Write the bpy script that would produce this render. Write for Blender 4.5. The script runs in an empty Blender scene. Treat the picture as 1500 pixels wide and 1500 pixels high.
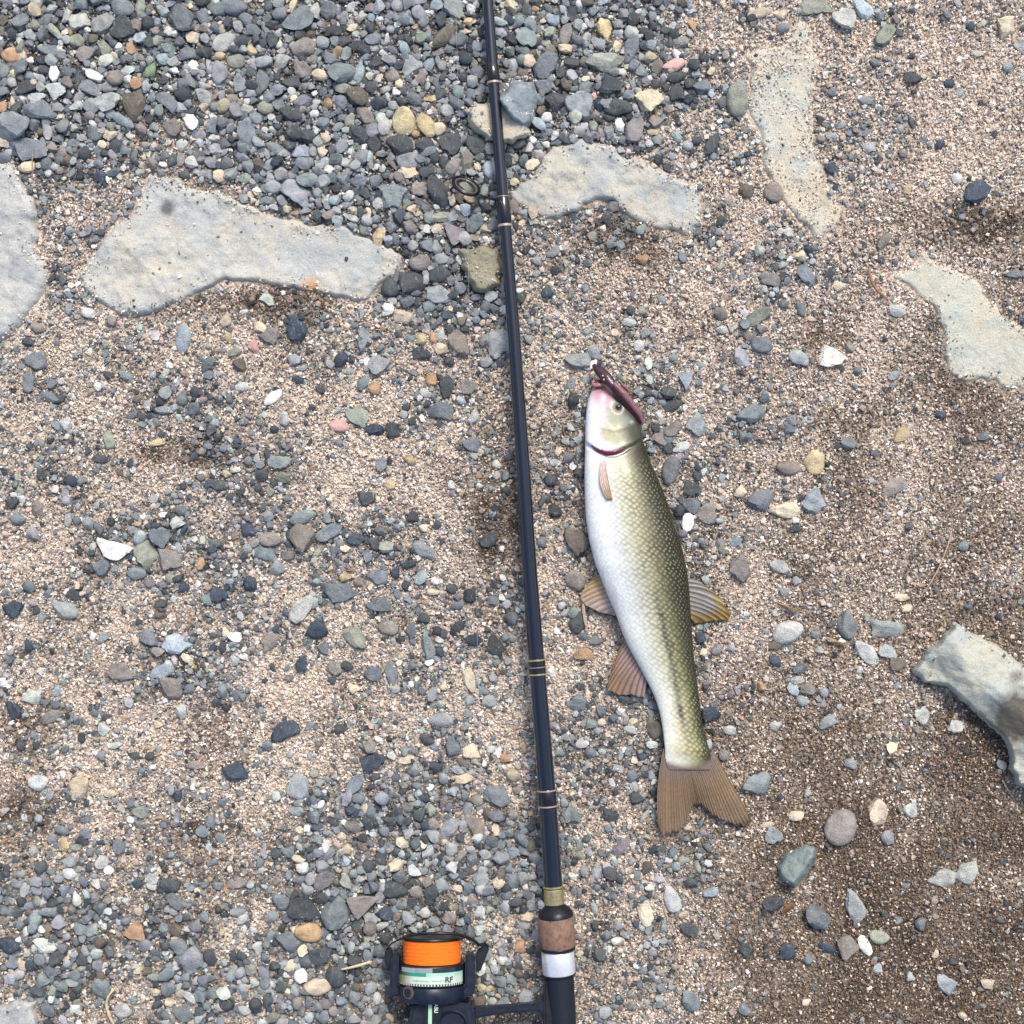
import bpy, bmesh, math, random
import numpy as np
from mathutils import Vector, Matrix, Euler

# ------------------------------------------------------------------ camera, sky, sun, exposure
S = 0.00045            # metres on the ground per pixel of the 1500 px photograph
H = 1.0                # camera height above the shore
scene = bpy.context.scene
cam_data = bpy.data.cameras.new("camera")
cam = bpy.data.objects.new("camera", cam_data)
scene.collection.objects.link(cam)
cam.location = (0, 0, H)
cam.rotation_euler = (0, 0, 0)
cam_data.sensor_width = 36
cam_data.angle = 2 * math.atan(750 * S / H)
cam_data.clip_start = 0.05
cam_data.clip_end = 200
scene.camera = cam

SUN_EL, SUN_AZ = math.radians(52), math.radians(20)    # azimuth from +Y towards +X
world = bpy.data.worlds.new("World")
scene.world = world
world.use_nodes = True
wn = world.node_tree.nodes
sky = wn.new("ShaderNodeTexSky")
sky.sky_type = 'NISHITA'
sky.sun_disc = False
sky.sun_elevation = SUN_EL
sky.sun_rotation = SUN_AZ
sky.dust_density = 3.0
sky.air_density = 1.0
sky.ozone_density = 1.0
world.node_tree.links.new(sky.outputs[0], wn["Background"].inputs[0])
wn["Background"].inputs[1].default_value = 0.11
sun_data = bpy.data.lights.new("sun", 'SUN')
sun_data.energy = 1.5
sun_data.angle = math.radians(16)
sun_data.color = (1.0, 0.945, 0.85)
sun = bpy.data.objects.new("sun", sun_data)
scene.collection.objects.link(sun)
d = Vector((math.sin(SUN_AZ) * math.cos(SUN_EL), math.cos(SUN_AZ) * math.cos(SUN_EL), math.sin(SUN_EL)))
sun.rotation_euler = d.to_track_quat('Z', 'Y').to_euler()
sun.location = d * 5
scene.view_settings.view_transform = 'Standard'
scene.view_settings.look = 'None'
scene.view_settings.exposure = 1.1
scene.view_settings.gamma = 1
scene.view_settings.use_curve_mapping = False

# ------------------------------------------------------------------ helpers
rng = np.random.default_rng(11)
random.seed(11)
C = scene.collection

def P(px, py, z=0.0):
    """Point at height z seen at photograph pixel (px, py)."""
    k = S * (H - z) / H
    return Vector(((px - 750) * k, (750 - py) * k, z))

def tag(o, label=None, cat=None, group=None, kind=None):
    for k, v in (("label", label), ("category", cat), ("group", group), ("kind", kind)):
        if v: o[k] = v
    return o

def link(name, me, mat=None, parent=None):
    o = bpy.data.objects.new(name, me)
    C.objects.link(o)
    if mat is not None and me is not None and len(me.materials) == 0: me.materials.append(mat)
    if parent is not None: o.parent = parent
    return o

def empty(name, loc=(0, 0, 0)):
    o = bpy.data.objects.new(name, None)
    C.objects.link(o)
    o.location = loc
    o.empty_display_size = 0.01
    return o

def np_mesh(name, V, F, col=None, smooth=False, attrs=None):
    """Mesh from numpy arrays; F is (n, k) with one k, or a list of such arrays."""
    V = np.asarray(V, np.float32)
    Fs = F if isinstance(F, list) else [F]
    Fs = [np.asarray(f, np.int32) for f in Fs if len(f)]
    me = bpy.data.meshes.new(name)
    me.vertices.add(len(V)); me.vertices.foreach_set("co", V.ravel())
    loops = np.concatenate([f.ravel() for f in Fs])
    cnt = np.concatenate([np.full(len(f), f.shape[1], np.int32) for f in Fs])
    start = np.concatenate([[0], np.cumsum(cnt)[:-1]]).astype(np.int32)
    me.loops.add(len(loops)); me.loops.foreach_set("vertex_index", loops)
    me.polygons.add(len(cnt)); me.polygons.foreach_set("loop_start", start)
    me.polygons.foreach_set("use_smooth", np.full(len(cnt), smooth))
    me.update(calc_edges=True)
    if col is not None:
        a = me.attributes.new("Col", 'FLOAT_COLOR', 'POINT')
        c = np.ones((len(V), 4), np.float32); c[:, :3] = col
        a.data.foreach_set("color", c.ravel())
    for k, v in (attrs or {}).items():
        a = me.attributes.new(k, 'FLOAT', 'POINT')
        a.data.foreach_set("value", np.asarray(v, np.float32))
    me.validate()
    return me

def grid_faces(nu, nv, wrap_v=False):
    i = np.arange(nu - 1)[:, None]; j = np.arange(nv if wrap_v else nv - 1)[None, :]
    j2 = (j + 1) % nv
    a = i * nv + j; b = i * nv + j2; c = (i + 1) * nv + j2; dd = (i + 1) * nv + j
    return np.stack([a, b, c, dd], -1).reshape(-1, 4)

def tube(name, pts, rad, mat, parent=None, n=12, col=None, closed=False):
    """A round tube through pts (Vectors) with radius per point, capped."""
    pts = [Vector(p) for p in pts]
    m = len(pts)
    if not hasattr(rad, '__len__'): rad = [rad] * m
    V = []
    ref = None
    for i, p in enumerate(pts):
        if closed: t = (pts[(i + 1) % m] - pts[i - 1]).normalized()
        else: t = (pts[min(i + 1, m - 1)] - pts[max(i - 1, 0)]).normalized()
        if ref is None:
            ref = Vector((0, 0, 1)) if abs(t.z) < .9 else Vector((1, 0, 0))
        a = ref - t * ref.dot(t); a.normalize(); ref = a
        b = t.cross(a)
        for k in range(n):
            th = 2 * math.pi * k / n
            V.append(p + (a * math.cos(th) + b * math.sin(th)) * rad[i])
    V = [tuple(v) for v in V]
    F = grid_faces(m, n, True)
    if closed:
        j = np.arange(n); j2 = (j + 1) % n
        F = np.concatenate([F, np.stack([(m - 1) * n + j, (m - 1) * n + j2, j2, j], -1)])
        me = np_mesh(name, V, F, col, True)
    else:
        V += [tuple(pts[0]), tuple(pts[-1])]
        j = np.arange(n); j2 = (j + 1) % n
        T = np.concatenate([np.stack([np.full(n, m * n), j2, j], -1), np.stack([np.full(n, m * n + 1), (m - 1) * n + j, (m - 1) * n + j2], -1)])
        me = np_mesh(name, V, [F, T], col, True)
        me.set_sharp_from_angle(angle=math.radians(50))
    return link(name, me, mat, parent)

def lathe(name, org, axis, prof, mat, parent=None, n=48, colfn=None, ref=None):
    """Solid of revolution: prof is [(distance along axis, radius)]. colfn(s, theta) gives a colour."""
    axis = Vector(axis).normalized()
    a = Vector(ref) if ref else (Vector((0, 0, 1)) if abs(axis.z) < .9 else Vector((1, 0, 0)))
    a = (a - axis * a.dot(axis)).normalized(); b = axis.cross(a)
    V, cols = [], []
    for s, r in prof:
        for k in range(n):
            th = 2 * math.pi * k / n
            V.append(tuple(Vector(org) + axis * s + (a * math.cos(th) + b * math.sin(th)) * max(r, 1e-6)))
            if colfn: cols.append(colfn(s, th))
    me = np_mesh(name, V, grid_faces(len(prof), n, True), np.array(cols) if colfn else None, True)
    me.set_sharp_from_angle(angle=math.radians(35))
    return link(name, me, mat, parent)

def block(name, boxes, mat, parent=None, bev=0.0008):
    """Bevelled boxes given as (x0,x1,y0,y1,z0,z1) or 8-corner outlines, one mesh."""
    bm = bmesh.new()
    for bx in boxes:
        x0, x1, y0, y1, z0, z1 = bx
        r = bmesh.ops.create_cube(bm, size=1)
        for v in r['verts']:
            v.co = Vector(((x0 + x1) / 2 + v.co.x * (x1 - x0), (y0 + y1) / 2 + v.co.y * (y1 - y0), (z0 + z1) / 2 + v.co.z * (z1 - z0)))
    bmesh.ops.bevel(bm, geom=list(bm.edges), offset=bev, segments=2, affect='EDGES')
    me = bpy.data.meshes.new(name); bm.to_mesh(me); bm.free()
    for p in me.polygons: p.use_smooth = True
    me.set_sharp_from_angle(angle=math.radians(40))
    return link(name, me, mat, parent)

def prism(name, poly, z0, z1, mat, parent=None, bev=0.0008):
    """Extruded outline (list of pixel points) between heights z0 and z1."""
    bm = bmesh.new()
    vs = [bm.verts.new(P(x, y, z1)) for x, y in poly]
    f = bm.faces.new(vs)
    if f.normal.z < 0: f.normal_flip()
    r = bmesh.ops.extrude_face_region(bm, geom=[f])
    for v in r['geom']:
        if isinstance(v, bmesh.types.BMVert): v.co.z = z0
    bmesh.ops.recalc_face_normals(bm, faces=bm.faces)
    if bev: bmesh.ops.bevel(bm, geom=[e for e in bm.edges if e.calc_face_angle(0) > .5], offset=bev, segments=2, affect='EDGES')
    me = bpy.data.meshes.new(name); bm.to_mesh(me); bm.free()
    for p in me.polygons: p.use_smooth = True
    me.set_sharp_from_angle(angle=math.radians(40))
    return link(name, me, mat, parent)

# smooth lattice noise in pixel space, about -1..1
_tabs = {}
def vnoise(x, y, scale, seed=0):
    if seed not in _tabs: _tabs[seed] = np.random.default_rng(900 + seed).uniform(-1, 1, (257, 257))
    T = _tabs[seed]
    u = np.asarray(x, float) / scale + 91.3; v = np.asarray(y, float) / scale + 57.7
    i = np.floor(u).astype(int); j = np.floor(v).astype(int)
    fu = u - i; fv = v - j
    fu = fu * fu * (3 - 2 * fu); fv = fv * fv * (3 - 2 * fv)
    i %= 256; j %= 256
    return (T[i, j] * (1 - fu) + T[i + 1, j] * fu) * (1 - fv) + (T[i, j + 1] * (1 - fu) + T[i + 1, j + 1] * fu) * fv

def fbm(x, y, scale, seed=0, octs=4):
    s, a, t = 0, 1.0, 0
    for o in range(octs):
        s = s + a * vnoise(x, y, scale / 2 ** o, seed + o); t += a; a *= .5
    return s / t

# ------------------------------------------------------------------ materials
class NT:
    def __init__(self, name):
        self.m = bpy.data.materials.new(name); self.m.use_nodes = True
        self.t = self.m.node_tree; self.b = self.t.nodes["Principled BSDF"]
    def n(self, typ, **kw):
        x = self.t.nodes.new(typ)
        for k, v in kw.items(): setattr(x, k, v)
        return x
    def l(self, a, b): self.t.links.new(a, b)
    def noise(self, vec, scale, detail=4, rough=.55):
        x = self.n("ShaderNodeTexNoise"); x.inputs["Scale"].default_value = scale
        x.inputs["Detail"].default_value = detail; x.inputs["Roughness"].default_value = rough
        if vec is not None: self.l(vec, x.inputs["Vector"])
        return x
    def ramp(self, fac, stops):
        x = self.n("ShaderNodeValToRGB"); e = x.color_ramp.elements
        while len(e) < len(stops): e.new(.5)
        for i, (p, c) in enumerate(stops):
            e[i].position = p; e[i].color = (*c, 1) if len(c) == 3 else c
        self.l(fac, x.inputs[0]); return x
    def mix(self, a, b, fac, mode='MIX'):
        x = self.n("ShaderNodeMix", data_type='RGBA', blend_type=mode)
        for sock, v in ((x.inputs[0], fac), (x.inputs[6], a), (x.inputs[7], b)):
            if hasattr(v, 'is_output'): self.l(v, sock)
            elif isinstance(v, tuple): sock.default_value = (*v, 1)
            else: sock.default_value = v
        return x.outputs[2]
    def math(self, op, a, b=0.0, c=None, clamp=False):
        x = self.n("ShaderNodeMath", operation=op, use_clamp=clamp)
        for i, v in enumerate((a, b) if c is None else (a, b, c)):
            if hasattr(v, 'is_output'): self.l(v, x.inputs[i])
            else: x.inputs[i].default_value = v
        return x.outputs[0]
    def bump(self, h, strength, dist):
        x = self.n("ShaderNodeBump"); x.inputs["Strength"].default_value = strength; x.inputs["Distance"].default_value = dist
        self.l(h, x.inputs["Height"]); self.l(x.outputs[0], self.b.inputs["Normal"]); return x

def plain(name, col, rough=.5, metal=0.0, spec=.5, coat=0.0, nscale=0, namt=.15, bump=0):
    t = NT(name)
    t.b.inputs["Base Color"].default_value = (*col, 1)
    t.b.inputs["Roughness"].default_value = rough
    t.b.inputs["Metallic"].default_value = metal
    t.b.inputs["Specular IOR Level"].default_value = spec
    t.b.inputs["Coat Weight"].default_value = coat
    if nscale:
        g = t.n("ShaderNodeNewGeometry")
        no = t.noise(g.outputs["Position"], nscale)
        r = t.ramp(no.outputs[0], [(.3, tuple(c * (1 - namt) for c in col)), (.7, tuple(min(1, c * (1 + namt)) for c in col))])
        t.l(r.outputs[0], t.b.inputs["Base Color"])
        rr = t.math('MULTIPLY_ADD', no.outputs[0], .3, rough - .15, clamp=True)
        t.l(rr, t.b.inputs["Roughness"])
        if bump: t.bump(no.outputs[0], bump, .0005)
    return t.m

def attr_mat(name, rough=.5, spec=.5, coat=0.0, nscale=0, namt=.2, bump=0, metal=0.0):
    """Colour from the mesh's own Col attribute, with fine grain."""
    t = NT(name)
    a = t.n("ShaderNodeAttribute", attribute_name="Col")
    c = a.outputs["Color"]
    if nscale:
        g = t.n("ShaderNodeNewGeometry")
        no = t.noise(g.outputs["Position"], nscale)
        f = t.ramp(no.outputs[0], [(.3, (1 - namt,) * 3), (.7, (1 + namt,) * 3)])
        c = t.mix(c, f.outputs[0], 1.0, 'MULTIPLY')
        if bump: t.bump(no.outputs[0], bump, .0004)
    t.l(c, t.b.inputs["Base Color"])
    t.b.inputs["Roughness"].default_value = rough
    t.b.inputs["Specular IOR Level"].default_value = spec
    t.b.inputs["Coat Weight"].default_value = coat
    t.b.inputs["Metallic"].default_value = metal
    return t.m

def stone_mat(name, objcol):
    """Weathered stone: own colour, cloudy patches, dark flecks, pale dust, thin veins."""
    t = NT(name)
    if objcol:
        oi = t.n("ShaderNodeObjectInfo"); base = oi.outputs["Color"]
    else:
        base = t.n("ShaderNodeAttribute", attribute_name="Col").outputs["Color"]
    g = t.n("ShaderNodeNewGeometry"); pos = g.outputs["Position"]
    n1 = t.noise(pos, 170, 4, .6); n2 = t.noise(pos, 900, 3, .7); n3 = t.noise(pos, 330, 2)
    f1 = t.ramp(n1.outputs[0], [(.28, (.62, .63, .66)), (.5, (1, 1, 1)), (.72, (1.32, 1.3, 1.24))])
    c = t.mix(base, f1.outputs[0], 1.0, 'MULTIPLY')
    f2 = t.ramp(n2.outputs[0], [(.3, (.55, .55, .57)), (.45, (1, 1, 1)), (.62, (1, 1, 1)), (.75, (1.35, 1.33, 1.3))])
    c = t.mix(c, f2.outputs[0], .8, 'MULTIPLY')
    wv = t.n("ShaderNodeTexWave"); wv.inputs["Scale"].default_value = 60; wv.inputs["Distortion"].default_value = 14; wv.inputs["Detail"].default_value = 3
    t.l(pos, wv.inputs["Vector"])
    vein = t.ramp(wv.outputs["Fac"], [(.975, (0, 0, 0)), (.998, (1, 1, 1))])
    vm = t.math('MULTIPLY', vein.outputs[0], t.ramp(n3.outputs[0], [(.5, (0, 0, 0)), (.62, (.5, .5, .5))]).outputs[0])
    c = t.mix(c, (.36, .36, .35), vm)
    t.l(c, t.b.inputs["Base Color"])
    rr = t.math('MULTIPLY_ADD', n1.outputs[0], .35, .48)
    t.l(rr, t.b.inputs["Roughness"])
    t.b.inputs["Specular IOR Level"].default_value = .35
    hb = t.math('ADD', n2.outputs[0], t.math('MULTIPLY', n1.outputs[0], 1.6))
    t.bump(hb, .8, .0010)
    return t.m

M_stone = stone_mat("pebble stone", True)
M_gravel = stone_mat("gravel stone", False)
M_grain = attr_mat("sand grain", .6, .4, nscale=1500, namt=.25)
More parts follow.
